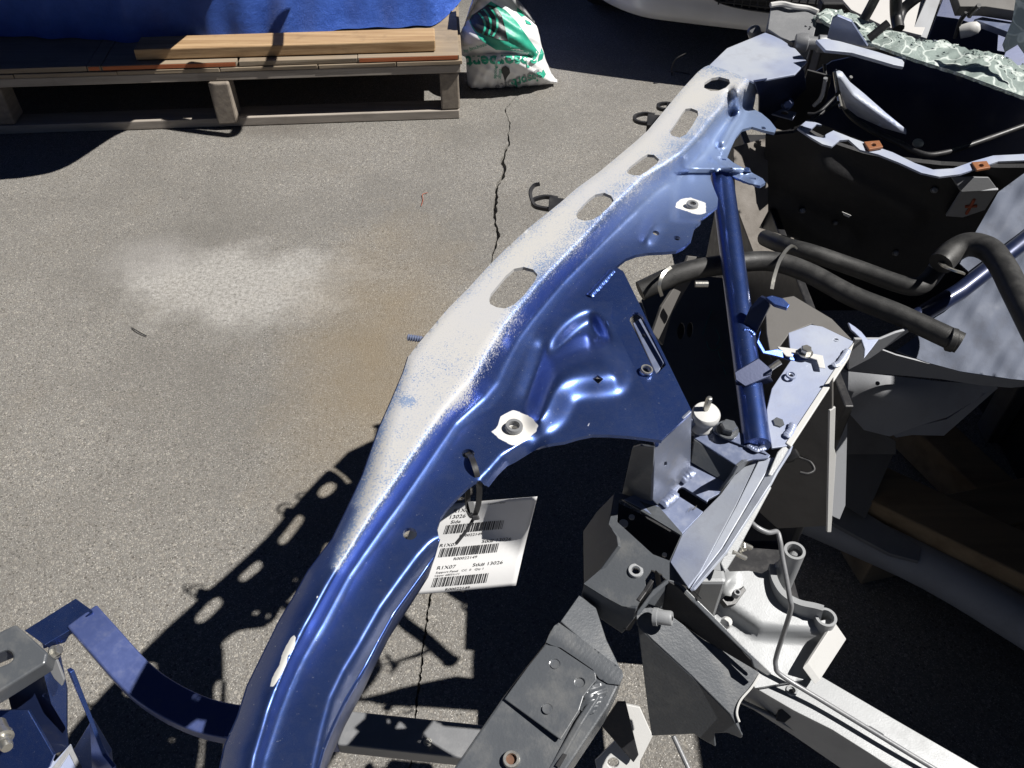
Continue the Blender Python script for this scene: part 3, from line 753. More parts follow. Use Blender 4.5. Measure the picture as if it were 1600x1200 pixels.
wear_poly = [(1085, 100), (1150, 112), (1180, 128), (1180, 150), (1152, 150), (1128, 168), (1106, 184), (1085, 205), (1062, 222), (1045, 250), (1015, 272), (1000, 285), (965, 310), (940, 330), (917, 352), (902, 378), (875, 400), (847, 417), (820, 450), (808, 472), (800, 502), (775, 545), (745, 582), (735, 622), (712, 638), (695, 650), (670, 677), (640, 716), (600, 775), (570, 818), (540, 868), (528, 888), (524, 884), (534, 855), (555, 815), (563, 795), (558, 786), (572, 752), (588, 705), (598, 668), (610, 635), (625, 600), (630, 575), (600, 575), (640, 520), (900, 270)]
chips = [[(801, 641), (815, 645), (830, 652), (841, 665), (837, 675), (822, 687), (810, 696), (800, 696), (783, 687), (767, 675), (777, 667), (782, 650)],
         [(1065, 310), (1080, 309), (1103, 317), (1103, 332), (1092, 336), (1055, 324), (1057, 317)],
         [(460, 992), (462, 996), (461, 1008), (459, 1014), (450, 1025), (447, 1040), (436, 1060), (427, 1073), (421, 1073), (425, 1060), (437, 1036), (440, 1025), (447, 1008), (455, 996)],
         [(912, 658), (917, 664), (926, 658), (917, 668)], [(494, 932), (497, 930), (498, 934), (494, 936)], [(517, 912), (521, 909), (520, 914)]]
def sd_wear(P):
    d = sin_poly(wear_poly, P); c = sin_poly(ell(635, 627, 17, 11, 10), P)
    cap = np.interp(P[:, 1], [400, 470, 560, 640, 700, 780, 880], [60, 40, 13, 9, 9, 6, 9])
    return np.clip(np.minimum(np.minimum(d, cap), -c * 1.0 + 6), -60, 60)
def sd_soft(P): return np.interp(P[:, 1], [150, 230, 420, 560, 640, 700, 800, 890], [20, 26, 25, 14, 8, 9, 9, 8])
def haze(P):
    y = P[:, 1]; d = sin_poly(wear_poly, P); h = np.clip(1 + (d - 2) / np.interp(y, [200, 550, 700, 900], [42, 42, 30, 14]), 0, 1)
    dC = sdist(cC, P)
    top = np.clip(1 - (y - 560) / 400, 0, 1) * (dC < 0) * .8
    a = np.maximum(h, top) * np.clip((26 - dC) / 30, 0, 1)
    return np.maximum(a, np.interp(y, [200, 290, 350, 420], [.85, .7, .35, .05]) * (dC > -5))
def sd_chip(P):
    d = np.full(len(P), -60.0)
    for c in chips: d = np.maximum(d, sin_poly(c, P))
    return d
slots = [stad((1112, 140), (1130, 122), 15.5, .85), stad((1054, 209), (1083, 177), 13.5, .8), stad((989, 267), (1021, 248), 11.5, .9), stad((911, 336), (949, 311), 12.5, 1.0), stad((780, 466), (823, 433), 17.0, 1.0)]
slots[0] = [(1100, 137), (1101, 129), (1112, 122), (1124, 120), (1139, 124), (1141, 130), (1134, 137), (1122, 142), (1110, 142)]
slots[1] = [(1046, 206), (1056, 192), (1066, 176), (1071, 170), (1080, 169), (1090, 173), (1091, 180), (1082, 196), (1072, 210), (1062, 215), (1050, 212)]
slots[2] = [(979, 267), (985, 260), (1003, 246), (1012, 241), (1022, 242), (1030, 249), (1027, 255), (1010, 268), (1000, 274), (990, 274), (981, 271)]
slots[3] = [(900, 336), (903, 329), (920, 311), (930, 304), (944, 301), (955, 306), (959, 313), (953, 322), (938, 336), (926, 343), (914, 345), (903, 342)]
slots[4] = [(764, 468), (767, 459), (790, 431), (803, 420), (818, 417), (833, 421), (840, 429), (836, 439), (818, 462), (803, 476), (789, 482), (776, 480), (766, 475)]
holes = slots + [ell(1025, 364, 5.5, 3.5, 20, 12), ell(1058, 372, 5.5, 3.5, 15, 12), ell(731.5, 709, 10, 7.5, 0, 16), ell(640.5, 834, 11, 9.5, 0, 18), [(926, 592), (934, 586), (943, 592), (935, 600)],
                 ell(1080, 323, 4.5, 3.2, 15, 12), ell(803, 670, 7.5, 5.0, 10, 14), ell(1193, 200, 4, 2.2, 15, 10), [(1170, 277), (1181, 278), (1181, 280.5), (1171, 280)]]
fine = []
for c in chips[:3]:
    a = np.array(c); gx, gy = np.meshgrid(np.arange(a[:, 0].min() - 4, a[:, 0].max() + 4, 2.6), np.arange(a[:, 1].min() - 4, a[:, 1].max() + 4, 2.6)); fine += list(zip(gx.ravel() + .7, gy.ravel() + .7))
outline = cA + right_edge
rail = sheet('upper_rail', outline, zrail, .0038, M['blue_worn'], clip, holes, step=4.6, bstep=4.6, extra=fine, attrs={'sd_wear': sd_wear, 'sd_soft': sd_soft, 'sd_chip': sd_chip, 'haze': haze})
rail['label'] = 'blue metallic upper rail sanded down to pale primer along its top'
# folded-down walls of the rail
def skirt(name, line, drop, mat, parent, out=0.0, attrs=True):
    L = resample(line, 6, False); P = Wn(L, zrail(np.array(L)) - .0005); n = len(P); rows = [0, .25, .6, 1.0]; V = []; F = []
    for k in rows:
        for i in range(n):
            d = drop[0] + (drop[1] - drop[0]) * i / (n - 1); V.append((P[i][0] + out * k, P[i][1], P[i][2] - d * k))
    for r_ in range(len(rows) - 1):
        for i in range(n - 1): a = r_ * n + i; F.append((a, a + 1, a + 1 + n, a + n))
    o = obj(name, V, F, mat, parent, True); solid(o, .002, 0); return o
skirt('outer_wall', cA[:17], (.055, .012), M['blue'], clip, .006)
skirt('inner_wall', list(reversed(right_edge[-13:])), (.06, .03), M['blue'], clip, -.008)
# inner closing panel of the rail box, seen only from below
def tab_nut(px, py, r, ri, mat, nm='weld_nut', zoff=.0012):
    z = float(zrail(np.array([(px, py)]))[0]); s = S(px, py, z); return ring(nm, W(px, py, z) + Vector((0, 0, zoff)), (0.08, -.05, 1), r * s, ri * s, .004, mat, clip)
tab_nut(803, 670, 14, 8, M['grey']); tab_nut(1081, 323, 9.5, 5, M['grey'])
for (px, py, z, r) in ((803, 670, .928, 9), (1081, 323, .918, 6)):
    s = S(px, py, z); lathe('nut_bore', W(px, py, z) + Vector((0, 0, -.014)), (0, 0, 1), [(r * s, 0), (r * s, .01)], M['black'], clip, 14)
# threaded stud on the outer wall
sv = []; a0 = W(664, 531, .945); a1 = W(637, 527, .945); tubew('stud', [tuple(a0), tuple(a1)], .0028, M['blue_over'], clip, 0, 12)
for i in range(6): 
    p = a0.lerp(a1, .25 + i * .14); lathe2('stud_thread', p, a1 - a0, [(.0027, -.0008), (.0037, 0), (.0027, .0008)], M['blue_over'], clip, 12)
# black wiring clips along the outer wall
def wiring_clip(cx, cy, z, k=1.0, strap=True):
    s = S(cx, cy, z) * k; base = W(cx, cy, z)
    def q(x, y, dz=0): p = W(cx + x * k, cy + y * k, z + dz); return tuple(p)
    loop = [q(-2, -4), q(-22, -7), q(-40, -3), q(-45, 3), q(-38, 10), q(-18, 14), q(-2, 15)]
    o = sweep('wiring_clip', [Vector(p) for p in spline(loop, 6)], rectprof(.0035, .0045), M['black'], clip, True)
    b = plate('clip_body', [(cx - 16 * k, cy - 8 * k, z + .006), (cx + 14 * k, cy - 4 * k, z + .006), (cx + 12 * k, cy + 18 * k, z + .004), (cx - 18 * k, cy + 16 * k, z + .004)], .014, M['black'], o)
    if strap:
        st_ = [q(-40, 8), q(-46, -2, .006), q(-48, -16, .012), q(-42, -26, .016), q(-32, -29, .018)]
        sweep('strap', [Vector(p) for p in spline(st_, 6)], rectprof(.0045, .0014), M['black'], o, True)
    tubew('peg', [q(10, 6), q(40, 10)], .003, M['black'], o, 0, 8)
    return o
wiring_clip(873, 314, .945, .92); wiring_clip(1024, 183, .945, .74, False); c3 = wiring_clip(1050, 165, .945, .5, False)
# end plate behind the rail
ep = plate('cowl_end_plate', [(1108, 102, .966), (1136, 75, .972), (1197, 50, .978), (1222, 62, .978), (1243, 76, .976), (1261, 96, .974), (1242, 116, .970), (1177, 128, .966), (1150, 116, .966)], .003, M['pale'], clip)
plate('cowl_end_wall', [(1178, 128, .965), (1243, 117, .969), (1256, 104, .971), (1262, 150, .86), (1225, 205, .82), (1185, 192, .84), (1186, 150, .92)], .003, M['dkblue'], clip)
plate('cowl_tab', [(1206, 167, .868), (1245, 175, .868), (1238, 187, .862), (1198, 176, .862)], .003, M['blue_over'], clip, [ell(1226, 176, 6, 3, 10, 12)])
tube('cowl_rod', [(1290, 122, .95), (1284, 150, .92), (1272, 165, .90)], .003, M['grey'], clip)
hexbolt('bolt', W(1230, 162, .885), (-.2, -.9, .3), .007, .006, M['dkblue'], clip)
# welded gusset and its folded face
gz = zplane([(920, 462, .938), (962, 417, .937), (1081, 642, .934), (1032, 688, .931)])
slot_in = [(984, 501), (985, 494), (991, 488), (997, 488), (1003, 493), (1041, 570), (1038, 573), (1026, 585), (1019, 573)]
gus = plate('gusset_plate', [(921, 463, .9405), (945, 434, .9405), (962, 417, .9405), (974, 424, .940), (1081, 642, .934), (1079, 646, .934), (1032, 689, .931), (1022, 655, .932), (1009, 620, .934), (948, 502, .938)], .003, M['blue'], clip, [slot_in, ell(1010, 579, 5, 7.5, -25, 16), ell(1005, 525, 2, 2.6, 0, 10), [(1004, 606), (1009, 611), (1008, 618), (1004, 613)]], bev=.0006)
tub_pl = plate('gusset_inner_strip', [(989, 505, .929), (1001, 497, .929), (1037, 566, .930), (1026, 586, .929)], .002, M['blue_over'], gus, [ell(1005.5, 524, 2.6, 3.6, -20, 10)])
ring('gusset_eyelet', W(1010, 579, .9375), (.15, -.05, 1), .0062, .0042, .0025, M['steel'], gus)
weld('weld_bead', [(921, 462, .9405), (934, 448, .9405), (948, 433, .9405), (959, 421, .9405)], .0042, M['blue'], clip)
weld('weld_bead', [(946, 500, .9395), (955, 518, .939), (966, 540, .938), (975, 560, .937)], .0028, M['blue'], clip)
plate('bare_patch', [(985, 583, .9385), (989, 588, .9385), (990, 596, .938), (984, 593, .938), (982, 586, .938)], .0006, M['white'], clip, bev=0)
plate('bare_patch', [(995, 597, .9385), (1004, 612, .9375), (1001, 612, .9375), (994, 600, .938)], .0006, M['white'], clip, bev=0)
face = plate('gusset_face', [(1081, 643, .933), (1032, 689, .930), (1023, 703, .922), (1020, 781, .826), (1030, 792, .812), (1060, 762, .815), (1079, 726, .838)], .003, M['dusty'], clip, [ell(1040, 725, 2.2, 3.6, 10, 10)])
for (x, y) in ((1050, 661), (1055, 657), (1059, 653), (1048, 669)):
    plate('bare_patch', [(x - 2.5, y - 2.5, .9315), (x + 2, y - 3.5, .9315), (x + 3, y + 3, .9295), (x - 1, y + 2, .930)], .0004, M['white'], face, bev=0)
plate('gusset_return', [(1022, 700, .925), (1000, 697, .92), (988, 700, .915), (972, 772, .80), (1018, 784, .822)], .003, M['satin'], clip)
weld('weld_bead', [(1022, 694, .929), (1028, 690, .932)], .005, M['blue'], clip, 3)
# lower bracket on the frame rail
lowp = plate('lower_mount_plate', [(1060, 705, .826), (1132, 752, .822), (1126, 770, .818), (1107, 780, .817), (1097, 802, .814), (1066, 834, .810), (1000, 793, .812), (975, 780, .812), (1020, 760, .82)], .004, M['blue_over'], clip, [stad((1066, 769), (1102, 792), 8)])
weld('weld_bead', [(1034, 789, .817), (1047, 778, .818), (1056, 768, .819)], .0058, M['blue_over'], clip, 5)
weld('weld_bead', [(1064, 752, .823), (1074, 742, .826), (1083, 734, .828)], .0058, M['blue_over'], clip, 5)
V_, F_ = text_polys('114', 1.0)
n3 = [W(1073 + v[0] * 9 + v[1] * 5, 800 - v[1] * 10 - v[0] * 2.6, .8165) for v in V_]; obj('stamped_number', n3, F_, M['dim'], lowp)
chn = plate('mount_bracket_top', [(1084, 684, .848), (1092, 668, .850), (1112, 658, .852), (1130, 660, .853), (1160, 678, .852), (1204, 711, .849), (1200, 716, .848), (1176, 718, .846), (1160, 722, .845), (1152, 728, .843)], .003, M['blue_over'], clip)
plate('mount_bracket_front', [(1084, 686, .846), (1152, 729, .841), (1146, 742, .826), (1131, 753, .8235), (1079, 722, .828)], .003, M['satin'], clip)
plate('mount_bracket_web', [(1153, 729, .842), (1163, 721, .843), (1180, 719, .843), (1178, 724, .838), (1150, 740, .82), (1128, 774, .8185), (1123, 772, .819), (1146, 742, .828)], .003, M['satin'], clip)
plate('slot_washer', [(1111, 664, .8535), (1120, 659, .8545), (1133, 662, .8545), (1160, 678, .8535), (1200, 710, .850), (1176, 702, .851), (1140, 688, .852), (1116, 676, .853)], .002, M['blue_over'], chn)
hexbolt('mount_bolt', W(1136, 673, .856), (.05, -.1, 1), .0085, .010, M['satin'], chn)
hexbolt('mount_bolt', W(1213, 666, .852), (.05, -.15, 1), .0065, .008, M['satin'], clip)
plate('flange_tab', [(1074, 678, .835), (1080, 655, .86), (1090, 660, .855), (1110, 660, .852), (1088, 684, .848)], .003, M['blue_over'], clip)
# main frame rail: pale oversprayed box, stepping down towards the front
rz = [(1232, 520, .872), (1267, 507, .872), (1285, 510, .872), (1310, 522, .871), (1333, 533, .870), (1326, 556, .868), (1310, 581, .866), (1250, 672, .858), (1236, 696, .856), (1206, 700, .855), (1200, 662, .858), (1198, 640, .860), (1206, 607, .862), (1236, 562, .866)]
fr = plate('frame_rail_top', rz, .003, M['pale'], clip, [ell(1306, 531, 4, 2.6, 10, 12), ell(1236, 587, 4, 2.8, 10, 12), ell(1258, 550, 6, 3.5, 0, 12)])
for (x, y) in ((1306, 530), (1236, 587)): ring('eyelet', W(x, y, .868), (0, -.05, 1), .0058, .0034, .0022, M['pale'], fr)
plate('frame_rail_shaded_end', [(1196, 470, .874), (1240, 462, .875), (1300, 498, .873), (1333, 532, .869), (1268, 506, .8715), (1234, 520, .8715), (1205, 560, .867), (1198, 520, .87)], .003, M['dim'], clip)  # hose shadow on the rail end, put in as a darker plate
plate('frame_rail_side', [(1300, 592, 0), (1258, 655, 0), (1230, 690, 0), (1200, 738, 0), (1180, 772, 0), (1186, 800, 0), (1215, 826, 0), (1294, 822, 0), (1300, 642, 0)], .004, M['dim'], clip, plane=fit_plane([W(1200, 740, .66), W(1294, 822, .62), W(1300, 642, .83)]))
plate('frame_rail_edge', [(1335, 534, .8715), (1327, 558, .8695), (1251, 675, .8595), (1236, 698, .857), (1228, 692, .857), (1305, 575, .868), (1320, 550, .870)], .004, M['white'], clip)
weld('weld_bead', [(1326, 545, .872), (1312, 566, .871), (1300, 570, .8705)], .0035, M['pale'], clip)
weld('weld_bead', [(1240, 660, .862), (1236, 672, .861), (1228, 682, .860)], .0038, M['pale'], clip)
# lower (front) length of the rail: two facets and lipped flanges
plate('frame_rail_facet', [(1172, 722, .840), (1186, 716, .842), (1150, 790, .832), (1095, 892, .815), (1075, 918, .812), (1047, 878, .806), (1066, 834, .809), (1098, 800, .813), (1126, 772, .818), (1148, 742, .826)], .003, M['pale'], clip)
plate('frame_rail_facet', [(1187, 716, .843), (1212, 714, .845), (1202, 730, .843), (1128, 857, .826), (1078, 921, .812), (1096, 890, .816), (1150, 791, .833)], .003, M['pale'], clip)
plate('frame_rail_flange', [(1213, 713, .846), (1238, 694, .856), (1234, 705, .853), (1215, 735, .848), (1206, 752, .843), (1134, 862, .827), (1084, 920, .812), (1078, 922, .812), (1129, 857, .827), (1203, 730, .844)], .003, M['pale'], clip)
plate('rail_bracket_strip', [(1199, 756, .838), (1206, 762, .836), (1164, 840, .818), (1150, 868, .808), (1133, 895, .80), (1126, 880, .805), (1136, 858, .813), (1143, 842, .816)], .003, M['silver'], clip)
plate('rail_bracket_strip', [(1215, 706, .852), (1236, 685, .858), (1234, 698, .853), (1208, 745, .845), (1200, 742, .846)], .003, M['silver'], clip)
plate('rail_bracket_hook', [(1125, 858, .815), (1137, 845, .82), (1138, 870, .806), (1130, 893, .80), (1112, 890, .803), (1110, 876, .808)], .003, M['silver'], clip)
for (x, y) in ((1156, 848), (1147, 864)):
    tube('stud', [(x - 3, y - 2, .81), (x + 18, y + 8, .80)], .0024, M['steel'], clip, 0, 8)
hexbolt('nut', W(1156, 855, .806), (.9, -.1, .4), .0045, .006, M['steel'], clip)
plate('rail_dark_backing', [(1058, 712, .775), (1130, 752, .775), (1180, 720, .79), (1205, 735, .79), (1120, 870, .765), (1078, 925, .76), (1048, 882, .76), (1000, 800, .765)], .003, M['black'], clip)  # black sheet added underneath so the slot and gaps look dark
# blue brace tube
brace = tube('brace_tube', [(1127, 268, .905), (1150, 470, .868), (1183, 694, .852)], .0, M['blue'], clip)
bpy.data.objects.remove(brace)
pb0, pb1 = W(1126, 262, .905), W(1183, 696, .851)
brace = sweep('brace_tube', [pb0.lerp(pb1, i / 10) for i in range(11)], circ(.0145, 24), M['blue'], clip, True, scale=[1 - .06 * i / 10 for i in range(11)])
weld('weld_bead', [(1168, 694, .853), (1182, 702, .852), (1196, 698, .853)], .0032, M['blue_over'], clip, 7)
plate('tube_clamp', [(1148, 581, .884), (1185, 559, .888), (1207, 578, .884), (1204, 588, .878), (1165, 604, .874), (1150, 594, .876)], .004, M['dkblue'], clip)
plate('tube_clamp_side', [(1207, 579, .883), (1204, 590, .876), (1208, 596, .868), (1198, 600, .862), (1165, 604, .868), (1150, 602, .866), (1150, 596, .874), (1166, 605, .873)], .003, M['dkblue'], clip)
tube('clamp_pin', [(1203, 576, .88), (1219, 565, .886)], .0032, M['steel'], clip, 0, 10)
plate('tube_tab', [(1190, 512, .888), (1186, 530, .882), (1196, 548, .874), (1216, 545, .872), (1236, 552, .870), (1262, 556, .869), (1264, 564, .868), (1240, 564, .868), (1210, 556, .870), (1192, 552, .873), (1182, 535, .880)], .003, M['blue'], clip)
plate('tube_post', [(1158, 512, .878), (1172, 480, .90), (1188, 463, .915), (1200, 468, .915), (1202, 480, .905), (1186, 512, .885), (1182, 520, .878)], .008, M['dkblue'], clip)
plate('tube_post_cap', [(1196, 464, .918), (1206, 461, .92), (1224, 466, .92), (1234, 476, .917), (1230, 482, .915), (1210, 476, .916)], .006, M['blue'], clip)
weld('weld_bead', [(1160, 514, .882), (1172, 516, .882), (1180, 524, .88)], .003, M['blue'], clip, 6)
plate('retainer_strip', [(1214, 541, .8735), (1252, 546, .8735), (1254, 552, .873), (1236, 550, .873), (1240, 558, .8725), (1228, 556, .8725)], .0015, M['white'], clip)
plate('retainer_strip', [(1264, 551, .8735), (1286, 555, .8735), (1290, 575, .872), (1280, 574, .872), (1276, 562, .873), (1264, 558, .8735)], .0015, M['white'], clip)
hexbolt('retainer_nut', W(1258, 552, .873), (0, 0, 1), .006, .008, M['steel'], clip)
# rubber mount with a stud
mb = W(1102, 642, .872)
mt = lathe('rubber_mount', mb + Vector((0, 0, -.026)), (.03, -.1, 1), [(.0105, 0), (.0125, .003), (.0125, .007), (.010, .010), (.010, .016), (.0135, .018), (.0145, .021), (.0145, .025), (.013, .0275), (.005, .0285)], M['white'], clip, 28)
lathe('mount_stud', mb + Vector((0, 0, .002)), (.06, -.05, 1), [(.0033, 0), (.0033, .015), (.0026, .018), (.001, .0185)], M['steel'], mt, 12)
# shaded inner panel behind the brace tube
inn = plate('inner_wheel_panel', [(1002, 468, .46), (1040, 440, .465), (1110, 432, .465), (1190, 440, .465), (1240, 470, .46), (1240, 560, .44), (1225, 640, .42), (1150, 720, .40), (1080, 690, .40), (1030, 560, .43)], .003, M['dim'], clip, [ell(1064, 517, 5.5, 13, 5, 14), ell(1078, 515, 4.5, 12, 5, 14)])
plate('panel_dark_backing', [(1040, 480, .41), (1110, 470, .41), (1110, 560, .385), (1040, 560, .385)], .003, M['black'], clip)  # black plate added as the darkness seen through the panel holes
M['crayon'] = plain('green_crayon', (.05, .16, .13), .8)
for pts in ([(1112, 486), (1104, 505), (1098, 524)], [(1104, 535), (1108, 546), (1118, 548), (1126, 540)], [(1118, 515), (1124, 528), (1120, 540)], [(1122, 550), (1126, 562), (1132, 566)], [(1130, 575), (1134, 586)]):
    c_, n_ = fit_plane([W(*p) for p in ((1002, 468, .46), (1110, 432, .465), (1240, 470, .46), (1150, 720, .40), (1030, 560, .43))])
    w_ = [on_plane(x, y, c_, n_) + n_ * .002 for x, y in pts]; tubew('crayon_mark', [tuple(p) for p in w_], .0009, M['crayon'], inn, 4, 5)

M['rust'] = paint('rust', (.12, .06, .035), .2, .7, 0, (.05, .03, .02), .5, 200, .3)
# ------------------------------------------------------------------ dark front bracket and bumper stay
plate('front_bracket', [(961, 770, .815), (985, 775, .815), (1008, 786, .814), (1030, 792, .813), (1066, 833, .809), (1047, 878, .805), (1068, 905, .80), (1096, 935, .795), (1080, 918, .796), (1040, 905, .797), (1024, 890, .797), (1016, 912, .794), (1006, 930, .79), (994, 950, .788), (972, 947, .786), (944, 932, .784), (912, 912, .785), (938, 890, .79), (960, 868, .795), (967, 852, .798), (965, 838, .80), (951, 819, .805), (956, 800, .808)], .004, M['satin'], clip, [[(967, 782), (972, 780), (1064, 836), (1046, 876), (1020, 866), (964, 815)], ell(993, 893, 6, 6, 0, 14), [(1008, 905), (1018, 890), (1034, 897), (1036, 903), (1020, 910), (1010, 925)]])
plate('bracket_cavity', [(955, 780, .775), (1070, 836, .775), (1048, 890, .77), (955, 830, .77)], .003, M['felt'], clip)
for (x, y, r) in ((974, 819, 8), (987, 809, 5), (1038, 868, 4)):
    lathe('plug', W(x, y, .779), (0, 0, 1), [(r * .0006, 0), (r * .0006, .002)], M['white'], clip, 16)
ring('eyelet', W(993, 893, .7935), (0, -.05, 1), .0075, .0042, .003, M['silver'], clip)
plate('bracket_side', [(960, 771, .813), (955, 800, .807), (951, 819, .804), (964, 838, .798), (966, 852, .797), (937, 892, .788), (912, 912, .783), (911, 830, .76), (932, 800, .775)], .004, M['satin'], clip)
plate('bracket_front', [(912, 913, .784), (944, 933, .783), (972, 948, .785), (994, 951, .787), (990, 968, .772), (972, 990, .75), (935, 965, .75), (908, 930, .765)], .004, M['satin'], clip)
plate('bracket_skirt', [(1000, 940, .789), (1010, 926, .792), (1022, 908, .795), (1018, 925, .77), (1004, 952, .76), (985, 985, .745), (978, 985, .745)], .004, M['black'], clip)
stay_prof_top = [(876, 965, .770), (900, 930, .768), (940, 965, .764), (975, 990, .76), (948, 1000, .755), (974, 1050, .756)]
plate('bumper_stay_neck', [(876, 971, .772), (905, 930, .772), (930, 945, .768), (948, 1000, .762), (970, 1045, .760), (920, 1010, .766)], .06, M['satin'], clip)
stay = plate('bumper_stay', [(872, 973, .774), (900, 992, .772), (972, 1048, .768), (974, 1056, .766), (966, 1072, .765), (950, 1105, .760), (920, 1150, .752), (880, 1210, .742), (850, 1260, .735), (680, 1250, .735), (712, 1196, .742), (785, 1090, .757), (805, 1064, .762), (822, 1042, .764), (852, 1005, .770), (860, 985, .773)], .085, M['satin'], clip, bev=.006)
plate('stay_overlap_plate', [(852, 1007, .7725), (870, 1010, .7725), (930, 1050, .770), (932, 1062, .769), (912, 1088, .766), (905, 1110, .763), (876, 1156, .757), (788, 1092, .7595), (824, 1042, .767)], .0025, M['satin'], stay, [ell(867, 1037, 7.5, 7, 0, 14), ell(906, 1066, 7.5, 7, 0, 14), ell(855, 1107, 7.5, 7, 0, 14)])
for (x, y, z) in ((867, 1037, .770), (906, 1066, .7675), (855, 1107, .763)): lathe('plug_weld', W(x, y, z) + Vector((0, 0, -.001)), (0, -.03, 1), [(.0046, 0), (.0044, .0004), (.003, .0002)], M['satin'], stay, 16)
zst = zplane([(872, 973, .774), (974, 1056, .766), (785, 1090, .757), (850, 1260, .735)])
def zseam(P):
    u = (P[:, 0] - 872) * .8 + (P[:, 1] - 985) * .6; v = -(P[:, 0] - 872) * .6 + (P[:, 1] - 985) * .8
    return zst(P) + .0016 + .00008 * np.sin(u * .85 + .006 * (v - 8) ** 2 + 1.2 * np.sin(u * .09)) * np.exp(-((v - 8) / 17) ** 2) + .0012 * np.exp(-((v - 9) / 15) ** 2)
sheet('weld_seam', [(853, 1004), (858, 992), (866, 978), (873, 973), (900, 992), (938, 1020), (972, 1047), (974, 1057), (968, 1070), (950, 1068), (936, 1060), (926, 1046), (900, 1028), (876, 1012), (862, 1008)], zseam, .002, M['satin'], stay, step=3.2)
def zseam2(P): return zst(P) + .0015 + .003 * np.exp(-(((P[:, 0] - 922) / 12) ** 2 + ((P[:, 1] - 1092) / 16) ** 2)) + .0008 * np.sin(P[:, 1] * .55 + P[:, 0] * .2)
sheet('weld_seam', [(932, 1064), (946, 1072), (950, 1080), (938, 1098), (928, 1114), (914, 1118), (906, 1108), (912, 1088)], zseam2, .002, M['satin'], stay, step=3.2)
beam('stay_ridge', [(934, 1085, .762), (905, 1130, .756), (868, 1195, .744), (840, 1240, .737)], .007, .005, M['satin'], stay, 0, .002)
plate('stay_slit', [(874, 1200, .7485), (886, 1179, .7505), (880, 1177, .7505), (868, 1196, .7485)], .0008, M['black'], stay, bev=0)
ring('eyelet', W(799, 1188, .745), (0, -.05, 1), .0076, .0046, .004, M['steel'], stay); lathe('bore', W(799, 1188, .7445), (0, 0, 1), [(.0048, 0), (.0048, .0012)], M['rust'], stay, 14)
# open channel bracket with a bush
chp = plate('channel_bracket_floor', [(994, 962, .770), (1012, 945, .772), (1036, 952, .77), (1046, 960, .768), (1100, 1000, .752), (1180, 1040, .735), (1186, 1054, .730), (1172, 1075, .726), (1155, 1094, .722), (1150, 1114, .718), (1161, 1152, .708), (1140, 1115, .716), (1080, 1055, .735), (1020, 1000, .757), (996, 976, .766)], .003, M['satin'], clip)
plate('channel_bracket_flange', [(1043, 905, .800), (1062, 910, .80), (1110, 957, .785), (1160, 1008, .768), (1206, 1052, .752), (1200, 1056, .751), (1178, 1042, .757), (1174, 1030, .762), (1120, 978, .778), (1060, 918, .798), (1046, 910, .80), (1018, 935, .795), (1000, 960, .785), (994, 962, .784), (996, 955, .785), (1020, 922, .797)], .004, M['satin'], clip)
plate('channel_bracket_wall', [(1044, 908, .797), (1060, 918, .797), (1120, 978, .777), (1176, 1034, .760), (1184, 1050, .734), (1100, 1000, .750), (1046, 962, .766), (1034, 950, .768)], .003, M['felt'], clip)
plate('channel_bracket_back', [(1016, 930, .794), (1042, 908, .798), (1036, 952, .772), (1014, 944, .773), (997, 962, .772), (1002, 948, .785)], .003, M['satin'], clip)
plate('channel_bracket_side', [(996, 977, .765), (1020, 1001, .756), (1080, 1056, .734), (1140, 1116, .715), (1160, 1150, .707), (1158, 1154, .70), (1136, 1145, .69), (1116, 1146, .68), (1118, 1167, .67), (1096, 1155, .67), (1084, 1147, .67), (1018, 1150, .66), (1012, 1108, .68)], .003, M['satin'], clip)
tube('torn_edge', [(1187, 1053, .731), (1174, 1074, .727), (1157, 1094, .723), (1151, 1113, .719), (1155, 1128, .715)], .0012, M['white'], clip, 4, 6)
bu = W(1028, 964, .778)
b_ = lathe('bush', bu, (.85, -.25, .25), [(.0085, -.004), (.0085, 0), (.007, 0), (.007, .012), (.0062, .0135)], M['silver'], clip, 20); lathe('bush_bore', bu + Vector((.85, -.25, .25)).normalized() * .0125, (.85, -.25, .25), [(.002, 0), (.002, .0014)], M['black'], b_, 12)
# silver suspension casting with two bosses
cz = lambda P: zplane([(1095, 930, .66), (1205, 890, .66), (1290, 975, .65), (1225, 1070, .63)])(P)
def zcast(P):
    z = cz(P) + .018 * smooth((sdist([(1100, 900), (1122, 960), (1180, 1000), (1300, 1010)], P)) / -26)
    z += .008 * gauss(P, [(1105, 940), (1140, 905)], 7)
    return z
cast_out = [(1092, 930), (1108, 905), (1130, 880), (1140, 893), (1170, 892), (1190, 896), (1204, 888), (1203, 905), (1210, 925), (1222, 940), (1236, 947), (1258, 953), (1276, 958), (1282, 970), (1303, 966), (1290, 990), (1256, 1042), (1270, 1050), (1255, 1062), (1180, 1075), (1160, 1040), (1120, 975)]
cast = sheet('suspension_casting', cast_out, zcast, .012, M['silver'], clip, (), step=7)
plate('casting_lip', [(1300, 968, .668), (1304, 972, .668), (1262, 1036, .655), (1254, 1044, .652), (1256, 1038, .653), (1290, 985, .662)], .03, M['white'], cast)
for (x, y, z, tall) in ((1242, 860, .72, .085), (1291, 964, .675, .05)):
    p = W(x, y, z); lathe2('boss', p + Vector((0, 0, -tall)), (.0, 0, 1), [(.0115, 0), (.0115, tall), (.0085, tall), (.0085, tall * .35), (.0085, 0)], M['silver'], cast, 24)
plate('casting_web', [(1236, 866, .715), (1250, 870, .715), (1225, 930, .655), (1205, 926, .655), (1204, 890, .68)], .012, M['silver'], cast, bev=.003)
sweep('casting_rim', [W(*p) for p in spline([(1203, 893, .672), (1206, 915, .672), (1220, 938, .672), (1244, 952, .672), (1270, 958, .673), (1284, 962, .674)], 6)], rectprof(.007, .03), M['silver'], cast, False)
